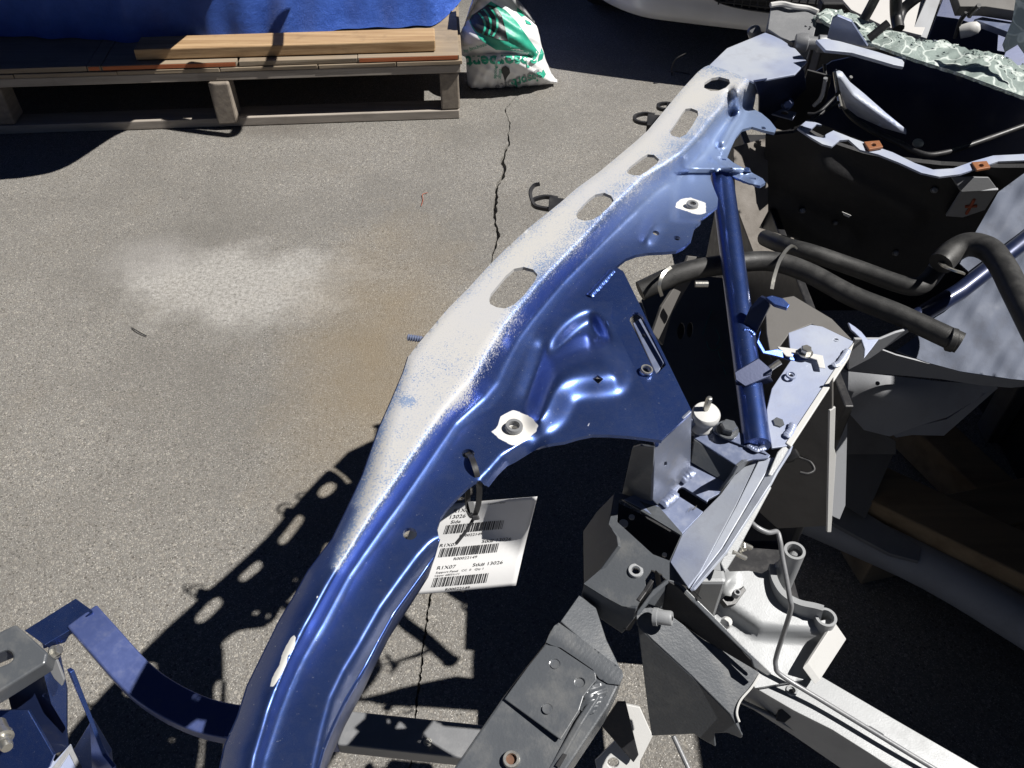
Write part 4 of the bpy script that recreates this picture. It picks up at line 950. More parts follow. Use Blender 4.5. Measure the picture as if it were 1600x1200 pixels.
plate('black_clip_base', [(1128, 937, .682), (1134, 930, .684), (1146, 932, .684), (1162, 915, .684), (1166, 922, .682), (1150, 944, .68), (1136, 947, .68)], .010, M['black'], clip)
ring('clip_eye', W(1149, 930, .688), (.1, -.1, 1), .0042, .0022, .008, M['grey'], clip)
lathe('cap_stud', W(1134, 975, .672), (0, 0, 1), [(.006, 0), (.006, .006), (.003, .009)], M['white'], clip, 14)
# silver cross member running out of the picture to the right
cm = plate('cross_member_top', [(1180, 1066, .620), (1200, 1052, .622), (1256, 1040, .624), (1275, 1052, .622), (1400, 1125, .612), (1620, 1252, .60), (1620, 1330, .60), (1450, 1235, .606), (1300, 1140, .615), (1240, 1110, .617), (1175, 1072, .62)], .004, M['silver'], clip, [ell(1236.5, 1080, 5, 4, 0, 14), stad((1358, 1137), (1378, 1149), 2.5)])
plate('cross_member_side', [(1174, 1070, .618), (1240, 1110, .615), (1300, 1140, .613), (1450, 1235, .604), (1620, 1330, .598), (1620, 1420, .545), (1400, 1260, .545), (1240, 1150, .557), (1160, 1098, .565)], .004, M['silver'], clip)
plate('cross_member_end', [(1176, 1068, .618), (1160, 1098, .566), (1130, 1060, .57), (1150, 1040, .62)], .004, M['grey'], clip)
ring('eyelet', W(1236.5, 1080, .6185), (0, 0, 1), .0062, .0036, .003, M['silver'], cm)
bl = tube('brake_line', [(1165, 806, .80), (1180, 822, .80), (1200, 832, .795), (1214, 831, .79), (1219, 846, .785), (1222, 868, .775), (1229, 905, .76), (1234, 935, .745), (1236, 950, .735), (1226, 985, .70), (1214, 1022, .665), (1212, 1040, .652), (1222, 1056, .642), (1290, 1098, .630), (1400, 1165, .622), (1500, 1226, .614), (1620, 1300, .606)], .0026, M['grey'], clip, 6, 10)
tube('brake_line', [(1150, 1092, .585), (1205, 1118, .58), (1225, 1130, .575), (1300, 1175, .568), (1420, 1255, .56), (1480, 1300, .555)], .0026, M['grey'], clip, 4, 10)
lc = plate('line_clip', [(1216, 1112, .596), (1224, 1106, .60), (1238, 1112, .60), (1236, 1122, .594), (1226, 1130, .588), (1212, 1126, .588)], .012, M['black'], clip)
# small silver hanger below the stay
hg = plate('lower_hanger', [(975, 1100, .60), (1000, 1105, .60), (1020, 1150, .58), (1000, 1190, .56), (998, 1240, .54), (940, 1240, .54), (930, 1190, .56), (960, 1160, .575)], .006, M['white'], clip, [ell(958, 1192, 9, 8, 0, 14)])
plate('lower_hanger_wall', [(965, 1098, .63), (978, 1098, .62), (998, 1180, .575), (990, 1192, .57), (940, 1135, .60)], .004, M['black'], clip)
tube('hanger_rod', [(1052, 1150, .50), (1066, 1180, .49), (1082, 1215, .48)], .003, M['grey'], clip, 4, 8)

# ------------------------------------------------------------------ lower front cross tube and left foot
lt = beam('lower_cross_tube', [(132, 968, .42), (165, 1005, .415), (215, 1060, .40), (262, 1095, .392), (320, 1122, .386), (380, 1135, .384)], .045, .028, M['blue_mid'], clip, 4, .003)
beam('lower_cross_tube', [(360, 1132, .384), (450, 1138, .384), (535, 1143, .384)], .045, .028, M['blue_mid'], clip, 0, .003)
beam('lower_cross_tube', [(535, 1143, .3845), (740, 1165, .384), (860, 1178, .382)], .0455, .0285, M['grey'], clip, 0, .003)
plate('tube_rail_strip', [(208, 1077, .386), (222, 1083, .386), (262, 1112, .378), (270, 1126, .372), (264, 1134, .366), (228, 1105, .374)], .004, M['blue_over'], clip)
hexbolt('bolt', W(668, 1160, .399), (.2, -.2, 1), .004, .012, M['steel'], clip)
plate('foot_cap', [(38, 985, .43), (118, 935, .435), (146, 955, .435), (108, 985, .43), (70, 1008, .425)], .012, M['blue'], clip)
plate('foot_cap_lip', [(66, 1006, .424), (108, 984, .43), (146, 956, .434), (146, 962, .428), (110, 990, .42), (102, 1004, .405), (68, 1014, .41)], .003, M['blue'], clip)
plate('foot_beam', [(-120, 1045, .45), (24, 975, .452), (74, 1020, .448), (70, 1036, .446), (-10, 1086, .44), (-120, 1150, .435)], .03, M['satin'], clip, [stad((-30, 1042), (10, 1026), 10)], bev=.004)
plate('foot_strut', [(66, 1046, .40), (92, 1022, .41), (104, 1080, .35), (104, 1140, .30), (80, 1100, .33)], .006, M['blue'], clip)
plate('foot_strut', [(104, 1046, .40), (110, 1050, .40), (160, 1180, .27), (176, 1200, .26), (180, 1260, .22), (146, 1260, .22), (140, 1130, .30)], .006, M['blue'], clip)
plate('foot_web', [(44, 1110, .33), (84, 1180, .29), (76, 1200, .28), (30, 1230, .26), (-30, 1230, .26), (-30, 1110, .33)], .006, M['blue'], clip)
plate('foot_web_dark', [(60, 1050, .35), (78, 1046, .36), (104, 1140, .28), (106, 1170, .25), (60, 1190, .25), (20, 1120, .30), (10, 1080, .33)], .004, M['dkblue'], clip)
plate('foot_flange', [(76, 1022, .418), (88, 1030, .415), (100, 1062, .395), (96, 1072, .39), (84, 1060, .395), (70, 1034, .41)], .004, M['grey'], clip)
hexbolt('foot_bolt', W(84, 1020, .42), (.8, .2, .5), .007, .012, M['steel'], clip)
fb = W(2, 1148, .36)
bt = lathe('adjuster_bolt', fb, (.55, -.6, .1), [(.012, -.02), (.012, 0), (.014, .001), (.014, .008), (.010, .009), (.010, .014), (.0085, .015), (.0085, .022), (.007, .026)], M['steel'], clip, 18)
plate('foot_plate', [(24, 1190, .27), (60, 1165, .275), (85, 1190, .265), (110, 1162, .262), (132, 1215, .25), (60, 1290, .24), (10, 1260, .25)], .004, M['pale'], clip, [ell(52, 1196, 11, 8, -15, 16)])
plate('foot_plate_lip', [(60, 1228, .262), (110, 1163, .268), (136, 1215, .25), (126, 1216, .25), (108, 1178, .262), (70, 1234, .256)], .004, M['grey'], clip)
plate('foot_leg', [(140, 1130, .29), (170, 1180, .24), (182, 1300, .02), (120, 1300, .02), (110, 1180, .22)], .01, M['blue'], clip)

# uprights that tie the lower tube, the stay and the casting to the rails
for (px, py, z0, z1, w) in ((800, 1168, .38, .69, .030), (398, 1300, .37, .86, .034)):
    p = W(px, py, z1); boxw('front_upright', (p.x - w / 2, p.y - w / 2, z0), (p.x + w / 2, p.y + w / 2, z1), M['satin'], clip, .004)
p = W(398, 1300, .86); q_ = W(380, 1135, .384); sweep('upright_link', [Vector((p.x, p.y, .372)), q_], rectprof(.03, .024), M['blue'], clip, False)
p = W(1112, 888, .79); boxw('casting_post', (p.x - .014, p.y - .012, .64), (p.x + .014, p.y + .016, .785), M['silver'], clip, .004)
# ------------------------------------------------------------------ shaded side: wheel house, posts, low tube
plate('post_edge', [(1297, 642, .832), (1306, 636, .836), (1304, 700, .765), (1307, 712, .752), (1299, 832, .607), (1293, 832, .607)], .003, M['white'], clip)
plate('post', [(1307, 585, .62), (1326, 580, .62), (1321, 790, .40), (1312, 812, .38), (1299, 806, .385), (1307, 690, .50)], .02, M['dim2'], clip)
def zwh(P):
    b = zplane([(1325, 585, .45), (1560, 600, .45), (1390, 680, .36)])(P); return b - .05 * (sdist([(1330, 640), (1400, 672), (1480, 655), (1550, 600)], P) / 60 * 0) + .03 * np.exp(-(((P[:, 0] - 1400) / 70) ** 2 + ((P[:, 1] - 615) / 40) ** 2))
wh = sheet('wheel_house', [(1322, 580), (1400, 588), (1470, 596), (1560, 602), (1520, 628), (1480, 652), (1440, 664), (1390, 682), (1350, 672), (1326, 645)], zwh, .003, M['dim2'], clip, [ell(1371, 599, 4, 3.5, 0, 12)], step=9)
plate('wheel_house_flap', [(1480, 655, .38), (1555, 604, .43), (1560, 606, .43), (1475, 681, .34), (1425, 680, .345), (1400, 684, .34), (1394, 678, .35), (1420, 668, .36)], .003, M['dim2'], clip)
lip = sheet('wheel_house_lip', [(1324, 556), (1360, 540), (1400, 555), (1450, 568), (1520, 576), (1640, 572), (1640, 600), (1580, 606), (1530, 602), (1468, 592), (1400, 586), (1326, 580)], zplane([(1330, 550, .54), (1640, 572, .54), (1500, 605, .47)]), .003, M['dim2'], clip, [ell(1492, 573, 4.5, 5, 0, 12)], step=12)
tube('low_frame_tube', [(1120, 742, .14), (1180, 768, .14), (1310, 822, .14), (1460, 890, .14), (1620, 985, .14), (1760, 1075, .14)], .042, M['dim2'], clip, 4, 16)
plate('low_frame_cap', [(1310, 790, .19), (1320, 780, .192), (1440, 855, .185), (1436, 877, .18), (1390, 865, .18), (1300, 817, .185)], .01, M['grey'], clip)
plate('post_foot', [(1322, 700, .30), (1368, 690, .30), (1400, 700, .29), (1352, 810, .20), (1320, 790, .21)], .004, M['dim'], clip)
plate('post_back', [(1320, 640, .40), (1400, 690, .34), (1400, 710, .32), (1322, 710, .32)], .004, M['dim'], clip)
tubew('sensor_wire', [tuple(W(*p)) for p in ((1228, 712, .76), (1240, 712, .755), (1254, 716, .75), (1266, 722, .745), (1272, 734, .74), (1262, 740, .738), (1250, 738, .738))], .002, M['black'], clip, 5, 8)
lathe('sensor_plug', W(1236, 712, .76), (.6, 0, .5), [(.006, -.008), (.007, 0), (.005, .008)], M['black'], clip, 12)

# ------------------------------------------------------------------ firewall, cowl lip, hoses, foil shield
def zfw(P):
    b = zplane([(1195, 210, .87), (1560, 262, .86), (1440, 420, .64), (1190, 350, .68)])(P)
    return b + .012 * gauss(P, [(1290, 270), (1420, 340)], 26) - .01 * gauss(P, [(1220, 300), (1330, 360)], 22)
fw = sheet('firewall_pad', [(1196, 212), (1240, 208), (1252, 202), (1296, 222), (1350, 240), (1400, 250), (1470, 258), (1560, 262), (1612, 262), (1600, 320), (1560, 352), (1490, 372), (1466, 408), (1440, 430), (1418, 440), (1320, 402), (1248, 372), (1190, 356), (1184, 330), (1194, 290)], zfw, .008, M['felt'], clip, step=9)
for (x, y, r) in ((1253, 329, 5), (1304, 348, 4), (1458, 297, 5), (1398, 395, 5)):
    z = float(zfw(np.array([(x, y)]))[0]); lathe('pad_stud', W(x, y, z), (-.1, -.8, .5), [(r * .0009, 0), (r * .0009, .008), (r * .0005, .010)], M['grey'], fw, 10)
plate('pad_label', [(1316, 331, .765), (1330, 337, .762), (1326, 340, .758), (1318, 336, .760)], .001, M['white'], fw, bev=0)
# cowl lip: pale ledge with orange clip nuts
lipc = [(1246, 200), (1262, 187), (1280, 193), (1300, 203), (1330, 215), (1360, 226), (1395, 238), (1430, 255), (1458, 265), (1490, 263), (1520, 252), (1552, 243), (1612, 240), (1612, 250), (1560, 252), (1530, 262), (1500, 272), (1468, 276), (1440, 270), (1405, 254), (1372, 241), (1344, 234), (1326, 218), (1312, 219), (1300, 229), (1285, 225), (1268, 215)]
zl = zplane([(1250, 205, .885), (1612, 246, .865), (1460, 272, .868)])
lp = sheet('cowl_lip', lipc, zl, .003, M['pale'], clip, [[(1262, 207), (1276, 194), (1290, 196), (1304, 203), (1292, 209), (1284, 215), (1276, 212)]], step=8)
for (x, y) in ((1366, 226), (1534, 258)):
    z = float(zl(np.array([(x, y)]))[0]) + .004
    cn = plate('clip_nut', [(x - 16, y - 5, z), (x + 8, y - 7, z), (x + 14, y + 3, z), (x - 8, y + 7, z)], .004, M['orange'], lp, [ell(x - 1, y, 4, 2.5, 10, 10)])
plate('pad_bracket', [(1486, 276, .85), (1545, 277, .85), (1560, 297, .83), (1502, 300, .83)], .004, M['grey'], clip)
plate('pad_bracket_face', [(1502, 300, .83), (1560, 297, .83), (1530, 342, .76), (1478, 338, .76)], .004, M['dim2'], clip)
M['redmark'] = plain('orange_crayon', (.36, .09, .045), .7)
pc, pn = fit_plane([W(*p) for p in ((1502, 300, .83), (1560, 297, .83), (1530, 342, .76), (1478, 338, .76))])
for a_, b2 in (((1508, 321), (1526, 320)), ((1522, 310), (1510, 332))):
    tubew('crayon_cross', [tuple(on_plane(*a_, pc, pn) + pn * .002), tuple(on_plane(*b2, pc, pn) + pn * .002)], .0022, M['redmark'], clip, 0, 6)
# cowl trough, dark, with the pale inner fender curve
def zct(P): return zplane([(1270, 160, .83), (1600, 240, .82), (1610, 150, .90), (1340, 90, .93)])(P)
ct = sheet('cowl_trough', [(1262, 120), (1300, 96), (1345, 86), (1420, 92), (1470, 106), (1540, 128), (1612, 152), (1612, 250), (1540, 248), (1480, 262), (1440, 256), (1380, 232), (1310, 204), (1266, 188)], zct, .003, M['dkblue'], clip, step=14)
cvp = sheet('cowl_cheek', [(1306, 108), (1316, 112), (1328, 128), (1350, 146), (1384, 176), (1416, 202), (1416, 210), (1380, 200), (1340, 182), (1322, 168), (1312, 140)], lambda P: zct(P) + .05 + .02 * np.exp(-(sdist([(1310, 120), (1330, 150), (1412, 208)], P) / 14) ** 2), .003, M['pale'], clip, step=6)
tube('rubber_seal', [(1311, 118, .905), (1314, 150, .88), (1326, 178, .87), (1358, 202, .862), (1402, 222, .86), (1440, 240, .86), (1470, 240, .862), (1520, 225, .87), (1612, 192, .885)], .0042, M['black'], clip, 6, 10)
tube('cowl_stripe', [(1304, 112, .91), (1308, 140, .885), (1314, 168, .875)], .003, M['steel'], clip, 4, 8)
lathe('trough_bolt', W(1434, 225, .845), (-.1, -.4, .9), [(.008, 0), (.008, .003), (.003, .005)], M['grey'], clip, 14)
plate('dark_side_panel', [(1196, 185, .83), (1226, 205, .82), (1262, 190, .84), (1290, 160, .87), (1300, 120, .92), (1262, 110, .95), (1250, 150, .88)], .003, M['black'], clip)
for pts in ([(1330, 120, .94), (1310, 145, .91), (1280, 175, .89), (1262, 178, .885)], [(1310, 160, .885), (1290, 172, .885), (1262, 195, .88)], [(1288, 100, .94), (1290, 128, .92), (1280, 160, .90)]):
    tube('cut_strip', pts, .0026, M['black'], clip, 5, 8)
# hood hinge arm
hp = W(1247, 66, .980)
lathe('hinge_pin', hp, (.95, -.15, .0), [(.011, -.004), (.013, .002), (.013, .012), (.009, .014), (.009, .026), (.012, .028), (.012, .038), (.007, .044)], M['grey'], clip, 20)
plate('hood_hinge_arm', [(1275, 62, 1.004), (1290, 60, 1.006), (1312, 64, 1.006), (1330, 69, 1.005), (1372, 81, 1.0), (1410, 93, .996), (1413, 97, .994), (1412, 104, .990), (1396, 101, .991), (1362, 91, .996), (1330, 82, 1.0), (1290, 78, 1.002)], .005, M['pale'], clip)
plate('hinge_plate', [(1300, 30, 1.03), (1308, 25, 1.035), (1330, 34, 1.03), (1356, 73, .995), (1335, 70, .996), (1300, 62, .998), (1292, 60, 1.0)], .005, M['blue_over'], clip)
plate('pillar_stub', [(1205, 10, 1.0), (1250, 13, 1.0), (1278, 20, .995), (1274, 45, .985), (1270, 62, .98), (1240, 66, .978), (1220, 58, .98), (1200, 45, .98)], .05, M['grey'], clip)
tube('torn_edge', [(1204, 8, 1.003), (1222, 6, 1.004), (1240, 10, 1.003), (1262, 13, 1.0), (1278, 19, .998)], .004, M['white'], clip, 4, 7)
lathe('grommet', W(1178, 48, .965), (-.4, -.5, .8), [(.010, -.01), (.010, 0), (.006, .004)], M['grey'], clip, 16)
plate('pillar_dark', [(1274, 28, .985), (1300, 36, .98), (1296, 62, .975), (1270, 62, .975)], .01, M['black'], clip)
# heater hoses
tube('heater_hose', [(1000, 455, .84), (1060, 428, .855), (1120, 415, .86), (1200, 408, .86), (1260, 425, .86), (1330, 462, .86), (1400, 490, .86), (1470, 522, .86), (1500, 536, .858)], .0125, M['hose'], clip, 6, 18)
lathe('hose_collar', W(1487, 531, .86), (.9, -.35, -.05), [(.0125, -.004), (.0137, -.003), (.0137, .003), (.0125, .004)], M['hose'], clip, 20)
tube('heater_hose', [(1196, 372, .80), (1215, 380, .82), (1240, 388, .832), (1270, 396, .835), (1340, 420, .83), (1400, 442, .83), (1432, 448, .832), (1450, 438, .835), (1466, 418, .84), (1480, 400, .85)], .0115, M['hose'], clip, 6, 16)
tube('heater_hose', [(1470, 412, .865), (1490, 392, .872), (1515, 382, .88), (1545, 390, .885), (1566, 415, .885), (1585, 452, .885), (1612, 505, .885), (1640, 560, .88)], .0150, M['hose'], clip, 6, 18)
def clampring(cx, cy, z, pts, w=.004):
    o = sweep('hose_clamp', [W(*p) for p in spline(pts, 5)], rectprof(w, .0022), M['steel'], clip, True); return o
clampring(0, 0, 0, [(1206, 452, .872), (1210, 432, .88), (1218, 408, .882), (1228, 392, .872), (1238, 384, .865), (1244, 388, .858)])
clampring(0, 0, 0, [(1468, 408, .862), (1476, 416, .872), (1490, 422, .876), (1506, 427, .872)], .006)
clampring(0, 0, 0, [(1034, 462, .845), (1030, 446, .862), (1036, 428, .872), (1048, 418, .872)])
tube('hose_fitting', [(1086, 444, .868), (1106, 444, .868)], .004, M['steel'], clip, 0, 10)
plate('hose_bracket', [(1484, 382, .868), (1494, 388, .866), (1460, 420, .85), (1450, 414, .85)], .002, M['grey'], clip)
# foil shield and strut bar on the right
def zsh(P):
    b = zplane([(1612, 300, .86), (1440, 545, .76), (1612, 590, .745), (1510, 420, .82)])(P)
    return b + .004 * np.sin(P[:, 0] * .03 + P[:, 1] * .05) + .0012 * np.sin(P[:, 0] * .09 - P[:, 1] * .06) + .0006 * np.sin(P[:, 0] * .21 + P[:, 1] * .12)
sheet('foil_heat_shield', [(1560, 300), (1612, 262), (1640, 300), (1640, 598), (1580, 592), (1500, 580), (1448, 566), (1400, 548), (1440, 520), (1452, 500), (1480, 480), (1520, 430), (1500, 412), (1520, 370)], zsh, .002, M['shield'], clip, step=7)
M['cloth'] = paint('woven_insulation', (.16, .145, .13), .1, .8, 0, (.08, .07, .06), .5, 60, .8, bscale=500)
sheet('insulation_cloth', [(1146, 230), (1200, 215), (1200, 330), (1186, 356), (1240, 372), (1250, 392), (1180, 400), (1150, 320)], lambda P: zplane([(1150, 240, .84), (1200, 220, .84), (1180, 400, .72)])(P) + .0012 * np.sin(P[:, 0] * .1 + P[:, 1] * .05), .002, M['cloth'], clip, step=6)
tube('strut_bar', [(1425, 500, .80), (1500, 455, .815), (1560, 408, .83), (1640, 345, .85)], .011, M['dkblue'], clip, 0, 14)
plate('torn_bracket', [(1325, 503, .872), (1336, 510, .872), (1346, 518, .87), (1356, 530, .868), (1374, 529, .866), (1362, 545, .864), (1350, 560, .862), (1351, 545, .864), (1346, 530, .867), (1336, 520, .869), (1330, 515, .87)], .003, M['pale'], clip)
plate('rail_end_bracket', [(1336, 530, .855), (1376, 530, .862), (1400, 520, .86), (1430, 512, .85), (1360, 560, .82), (1326, 578, .80), (1326, 560, .84)], .003, M['dim2'], clip)
plate('hose_stand', [(1020, 520, .80), (1034, 480, .83), (1060, 440, .85), (1076, 400, .86), (1096, 402, .86), (1080, 440, .84), (1050, 490, .81), (1036, 540, .78)], .004, M['dim'], clip)

# ------------------------------------------------------------------ broken windscreen and what lies behind it
def glass_mat():
    m, N, L, b = nodes('shattered_laminated_glass'); co = coords(N)
    nn = N.new('ShaderNodeTexNoise'); nn.inputs['Scale'].default_value = 14; nn.inputs['Detail'].default_value = 3; L.new(co, nn.inputs['Vector'])
    vm = N.new('ShaderNodeVectorMath'); vm.operation = 'SCALE'; vm.inputs['Scale'].default_value = .11; L.new(nn.outputs['Color'], vm.inputs[0])
    va = N.new('ShaderNodeVectorMath'); va.operation = 'ADD'; L.new(co, va.inputs[0]); L.new(vm.outputs[0], va.inputs[1]); co = va.outputs[0]
    v = N.new('ShaderNodeTexVoronoi'); v.feature = 'DISTANCE_TO_EDGE'; v.inputs['Scale'].default_value = 26; L.new(co, v.inputs['Vector'])
    v2 = N.new('ShaderNodeTexVoronoi'); v2.feature = 'DISTANCE_TO_EDGE'; v2.inputs['Scale'].default_value = 110; L.new(co, v2.inputs['Vector'])
    e = mrange(N, L, v.outputs['Distance'], .01, .06, 1, 0); e2 = mrange(N, L, v2.outputs['Distance'], .0, .08, .6, 0)
    ed = math_(N, L, 'MAXIMUM', e, math_(N, L, 'MULTIPLY', e2, mrange(N, L, noise(N, L, 16, 3, .5, co), .5, .6)))
    c = mixc(N, L, ed, (.30, .36, .34), (.75, .82, .78)); c = mixc(N, L, mrange(N, L, noise(N, L, 40, 4, .6, co), .45, .7, 0, .6), c, (.42, .50, .46))
    L.new(c, b.inputs['Base Color']); b.inputs['Roughness'].default_value = .22; b.inputs['Transmission Weight'].default_value = .3; b.inputs['Coat Weight'].default_value = .5
    h = math_(N, L, 'ADD', ed, v.outputs['Distance']); bump(N, L, b, h, .3, .001)
    return m
M['glass'] = glass_mat()
ws_lo = [(1290, 34), (1340, 60), (1380, 74), (1430, 92), (1500, 114), (1560, 136), (1620, 158)]
ws_hi = [(1620, 104), (1590, 100), (1560, 86), (1530, 80), (1500, 74), (1480, 64), (1440, 62), (1400, 50), (1370, 40), (1352, 30), (1320, 18), (1296, 12), (1275, 22)]
jag = []
for x, y in resample(ws_hi, 7, False): jag.append((x + random.uniform(-2, 2), y + random.uniform(-3.5, 3.5)))
zg = zplane([(1300, 40, .99), (1620, 158, .955), (1620, 100, .968), (1350, 28, .998)])
ws = sheet('windscreen_remnant', ws_lo + jag, lambda P: zg(P) + .003 * np.sin(P[:, 0] * .05) + .0008 * np.sin(P[:, 0] * .2 + P[:, 1] * .3), .005, M['glass'], clip, step=5)
sh_v = []; sh_f = []                                                  # crumbs of glass along the broken edge
for i in range(140):
    t = random.random(); k = t * (len(ws_hi) - 1); a = int(min(k, len(ws_hi) - 2)); x = ws_hi[a][0] * (1 - k + a) + ws_hi[a + 1][0] * (k - a); y = ws_hi[a][1] * (1 - k + a) + ws_hi[a + 1][1] * (k - a)
    y += abs(random.gauss(0, 5)); x += random.uniform(-5, 5); c = W(x, y, float(zg(np.array([(x, y)]))[0]) + random.uniform(.003, .008)); r = random.uniform(.0012, .0032); b0 = len(sh_v)
    for q in range(4): sh_v.append(c + Vector((random.uniform(-r, r), random.uniform(-r, r), random.uniform(-r, r))))
    sh_f += [(b0, b0 + 1, b0 + 2), (b0, b0 + 2, b0 + 3), (b0, b0 + 3, b0 + 1), (b0 + 1, b0 + 3, b0 + 2)]
cr = obj('glass_crumbs', sh_v, sh_f, M['glass'], clip); cr['kind'] = 'stuff'
sheet('hanging_glass', [(1590, -20), (1620, -20), (1620, 96), (1604, 90), (1590, 70), (1570, 82), (1566, 70), (1582, 30)], zplane([(1590, 0, 1.06), (1620, 90, 1.0), (1570, 75, 1.0)]), .004, M['glass'], clip, step=5)
M['trim'] = paint('pale_grey_trim', (.46, .45, .44), 0, .55, 0, (.3, .29, .28), .4, 9, .2)
plate('trim_panel', [(1290, -30, .99), (1520, -60, .99), (1470, -10, .98), (1440, 55, .955), (1380, 40, .96), (1330, 15, .97)], .004, M['trim'], clip)
plate('trim_strip', [(1456, -20, .99), (1476, -20, .99), (1448, 60, .95), (1424, 52, .955)], .01, M['dim2'], clip)
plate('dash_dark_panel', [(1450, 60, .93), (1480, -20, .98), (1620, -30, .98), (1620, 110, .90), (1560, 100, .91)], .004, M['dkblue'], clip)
plate('dash_ledge', [(1522, 30, .965), (1535, 26, .967), (1580, 34, .965), (1620, 36, .965), (1620, 52, .96), (1576, 50, .96)], .01, M['blue_over'], clip)
plate('dash_pad', [(1490, -20, 1.0), (1540, -20, 1.0), (1620, -10, 1.0), (1620, 22, .98), (1540, 10, .985), (1500, 10, .985)], .02, M['dim'], clip)
lathe('dash_knob', W(1500, 50, .95), (.8, -.3, .4), [(.010, 0), (.011, .014), (.009, .024), (.004, .028)], M['white'], clip, 16)
for pts, r in (([(1350, 30, 1.0), (1362, 8, 1.02), (1376, -20, 1.05)], .007), ([(1404, 45, .985), (1400, 20, 1.0), (1400, -20, 1.04)], .0085), ([(1402, 40, .985), (1410, 16, 1.0), (1436, -6, 1.02), (1460, -20, 1.03)], .008), ([(1358, 60, .99), (1388, 36, 1.01)], .006)):
    tube('wiper_rod', pts, r, M['black'], clip, 5, 10)
for pts in ([(1530, 8, .995), (1520, 18, .98), (1514, 26, .97)], [(1510, 20, .98), (1500, 34, .965), (1492, 60, .94)]):
    tube('dash_wire', pts, .0035, M['black'], clip, 4, 8)

# ------------------------------------------------------------------ far side of the frame: the other inner wing and rail
ox = 1.10
boxw('far_upper_rail', (ox, .10, 1.03), (ox + .10, 1.75, 1.10), M['blue'], clip, .008)
boxw('far_inner_wing', (ox + .03, .12, .001), (ox + .045, 1.75, 1.028), M['black'], clip, .003)
boxw('far_frame_rail', (ox - .03, .1, .40), (ox + .02, 1.7, .52), M['black'], clip, .006)
boxw('firewall_lower', (.56, 1.52, .22), (1.12, 1.56, .84), M['felt'], clip, .003)
boxw('floor_pan', (.66, 1.57, .24), (1.14, 2.25, .27), M['felt'], clip, .003)
boxw('cowl_box', (.56, 1.57, .30), (1.14, 1.60, .90), M['felt'], clip, .003)

boxw('hidden_shade_plate', (.22, .54, .36), (.42, .76, .40), M['black'], clip, .004)  # added box behind the brackets, only there to shade the ground
boxw('hidden_shade_wall', (.42, .74, .12), (.432, 1.5, .72), M['black'], clip, .002)  # added wall, mostly hidden, that keeps sun off the ground below the gusset
# ================================================================== timbers under the frame
def timber(a, b, w, h, label):
    a = Vector(a); b = Vector(b); o = sweep('support_timber', [a, b], rectprof(w, h), M['timber'], None, False); bevel(o, .004, 2); tag(o, label, 'timber', 'timbers under the frame'); return o
M['timber'] = wood('dirty_timber', (.26, .19, .11), (.16, .11, .06), 0, .5)
timber(W(1330, 765, .17), W(1750, 970, .17), .10, .10, 'thick dirty timber in the shade right under the frame')
timber(W(1335, 860, .06), W(1640, 790, .06), .10, .10, 'lower cross timber in the dark below the thick one')
timber(W(1400, 640, .06), W(1660, 890, .06), .09, .09, 'rear cross timber in the dark behind the post')
# legs that carry the frame on the timbers
boxw('support_leg', (.60, 1.05, .22), (.64, 1.09, .40), M['dim'], clip, .004)
boxw('support_leg', (ox, 1.3, .004), (ox + .05, 1.36, .32), M['dim'], clip, .004)
boxw('support_leg', (ox, .2, .004), (ox + .05, .26, .32), M['dim'], clip, .004)

# ================================================================== paper tag and cable tie
M['paper'] = paint('paper_label', (.60, .60, .60), 0, .6, 0, (.52, .51, .5), .3, 20, .05)
M['ink'] = plain('black_ink', (.02, .02, .022), .6)
tTL, tTR, tBL, tBR = W(655, 792, .845), W(838, 774, .862), W(600, 933, .792), W(806, 915, .80)
def tagpt(u, v):                          # u 0..1 left to right, v 0..1 bottom to top
    p = (tBL * (1 - u) + tBR * u) * (1 - v) + (tTL * (1 - u) + tTR * u) * v
    n = (tBR - tBL).cross(tTL - tBL).normalized()
    curl = .022 * max(0, u + v - 1.3) ** 1.5 * 4 + .003 * math.sin(u * 3.1) + .0016 * math.sin(v * 9.42)
    return p + n * curl
nu, nv = 24, 24
paper = obj('paper_tag', [tagpt(i / nu, j / nv) for j in range(nv + 1) for i in range(nu + 1)], [(j * (nu + 1) + i, j * (nu + 1) + i + 1, (j + 1) * (nu + 1) + i + 1, (j + 1) * (nu + 1) + i) for j in range(nv) for i in range(nu)], M['paper'], None, True, sharp=None)
solid(paper, .0003); tag(paper, 'white paper stock tag with barcodes hanging under the blue rail', 'tag')
nT = (tBR - tBL).cross(tTL - tBL).normalized()
def tag_print(body, u, v, size, bold=False, stretch=1.25):
    bold = False; size *= .82
    V, F = text_polys(body, 1.0, bold); obj('printed_text', [tagpt(u + q[0] * size * stretch, v + q[1] * size * 1.25) + nT * .0005 for q in V], F, M['ink'], paper)
def tag_bars(u0, u1, v0, v1, seed):
    rnd = random.Random(seed); u = u0; V = []; F = []
    while u < u1:
        w = rnd.choice((.004, .004, .008, .012)); b0 = len(V)
        for (a, b) in ((u, v0), (u + w, v0), (u + w, v1), (u, v1)): V.append(tagpt(a, b) + nT * .0005)
        F.append((b0, b0 + 1, b0 + 2, b0 + 3)); u += w + rnd.choice((.004, .005, .008))
    obj('barcode', V, F, M['ink'], paper)
tag_bars(.345, .765, .07, .175, 3); tag_print('R00022149', .46, .018, .040)
tag_print('R1X07', .34, .265, .052, True); tag_print('Stk# 13026', .62, .265, .050, True)
tag_print('Support Panel   CC  0   Qty 1', .345, .222, .030); tag_print('Upper 68551r11', .345, .188, .028)
tag_bars(.32, .79, .40, .50, 3); tag_print('R00022149', .45, .355, .040)
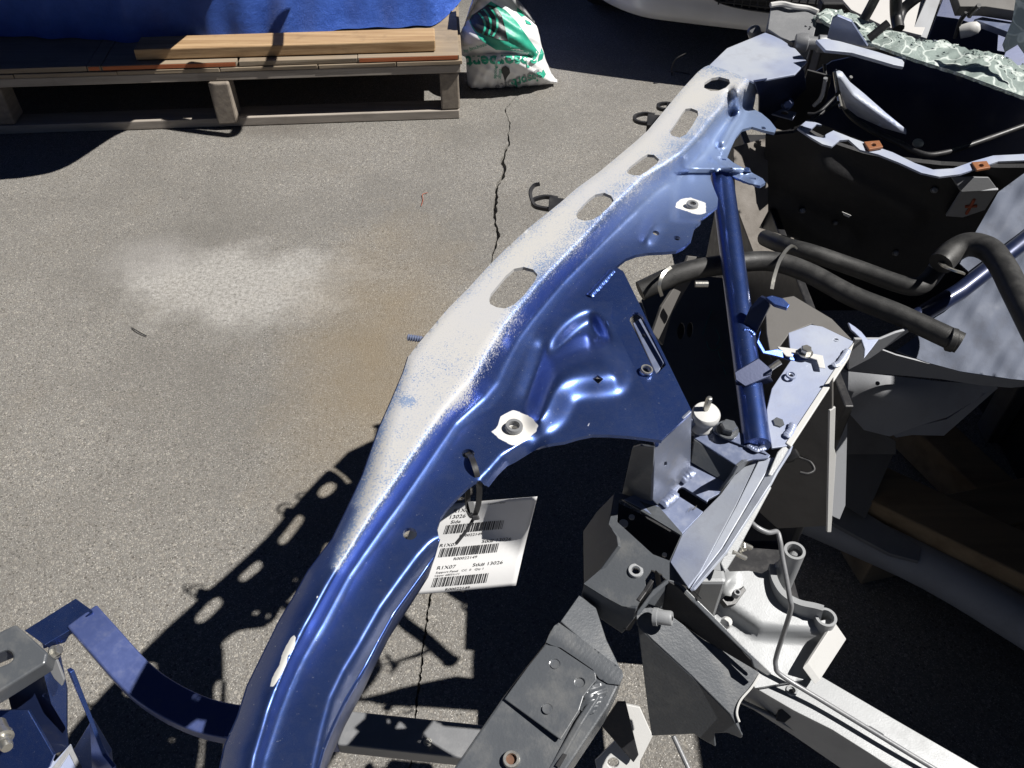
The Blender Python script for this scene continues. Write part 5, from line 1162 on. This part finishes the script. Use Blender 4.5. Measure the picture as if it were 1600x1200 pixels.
tag_print('R1X07', .30, .515, .050, True); tag_print('Stk# 13026', .64, .520, .050, True)
tag_bars(.30, .78, .66, .76, 3); tag_print('R00022149', .44, .612, .040)
tag_print('Side', .33, .775, .05, True); tag_print('13026', .30, .83, .056, True); tag_print('R1X07', .32, .895, .056, True); tag_print('Support Panel', .6, .955, .026)
tie_pts = [(731, 709, .938), (736, 714, .948), (741, 726, .950), (746, 744, .944), (749, 764, .930), (748, 784, .910), (744, 800, .892), (739, 808, .882), (733, 800, .878), (731, 788, .882), (731, 772, .892), (730, 750, .905), (729, 728, .918), (729, 714, .925)]
tie = sweep('cable_tie', [W(*p) for p in spline(tie_pts, 6)], rectprof(.0048, .0014), M['black'], None, True); tag(tie, 'shiny black cable tie looped through the rail holding the paper tag', 'cable tie')
hd = plate('tie_head', [(736, 806, .890), (748, 805, .890), (750, 812, .887), (738, 814, .887)], .006, M['black'], tie, bev=.001)
plate('tie_teeth_glint', [(731, 784, .8855), (740, 783, .8855), (742, 800, .8805), (735, 801, .8805)], .0008, M['glint'], tie, bev=0)  # highlight on the black tie put in as a bright plate
tube('tie_tail', [(739, 812, .884), (728, 830, .878), (712, 850, .874)], .0016, M['black'], tie, 4, 6)
# loose bits on the asphalt
wr = tubew('loose_wire', [tuple(W(*p)) for p in ((1046, 112, .004), (1056, 112, .02), (1068, 114, .006), (1078, 116, .004))] , .0025, M['hose']); tag(wr, 'short stray wire on the asphalt left of the rail end', 'wire')
wr2 = tubew('loose_wire', [tuple(W(*p)) for p in ((1050, 118, .01), (1050, 104, .06), (1056, 92, .10), (1072, 83, .12))] , .0025, M['hose']); tag(wr2, 'curved stray wire standing up left of the rail end', 'wire')
tw = tubew('twig', [tuple(W(*p)) for p in ((206, 512, .004), (216, 518, .006), (229, 525, .004))], .0014, M['black']); tag(tw, 'small dark twig lying below the pale stain', 'twig')
rs = tubew('red_thread', [tuple(W(*p)) for p in ((658, 322, .003), (661, 312, .004), (660, 304, .003), (668, 301, .003))], .0009, M['redmark']); tag(rs, 'short red thread on the asphalt left of the crack', 'thread')
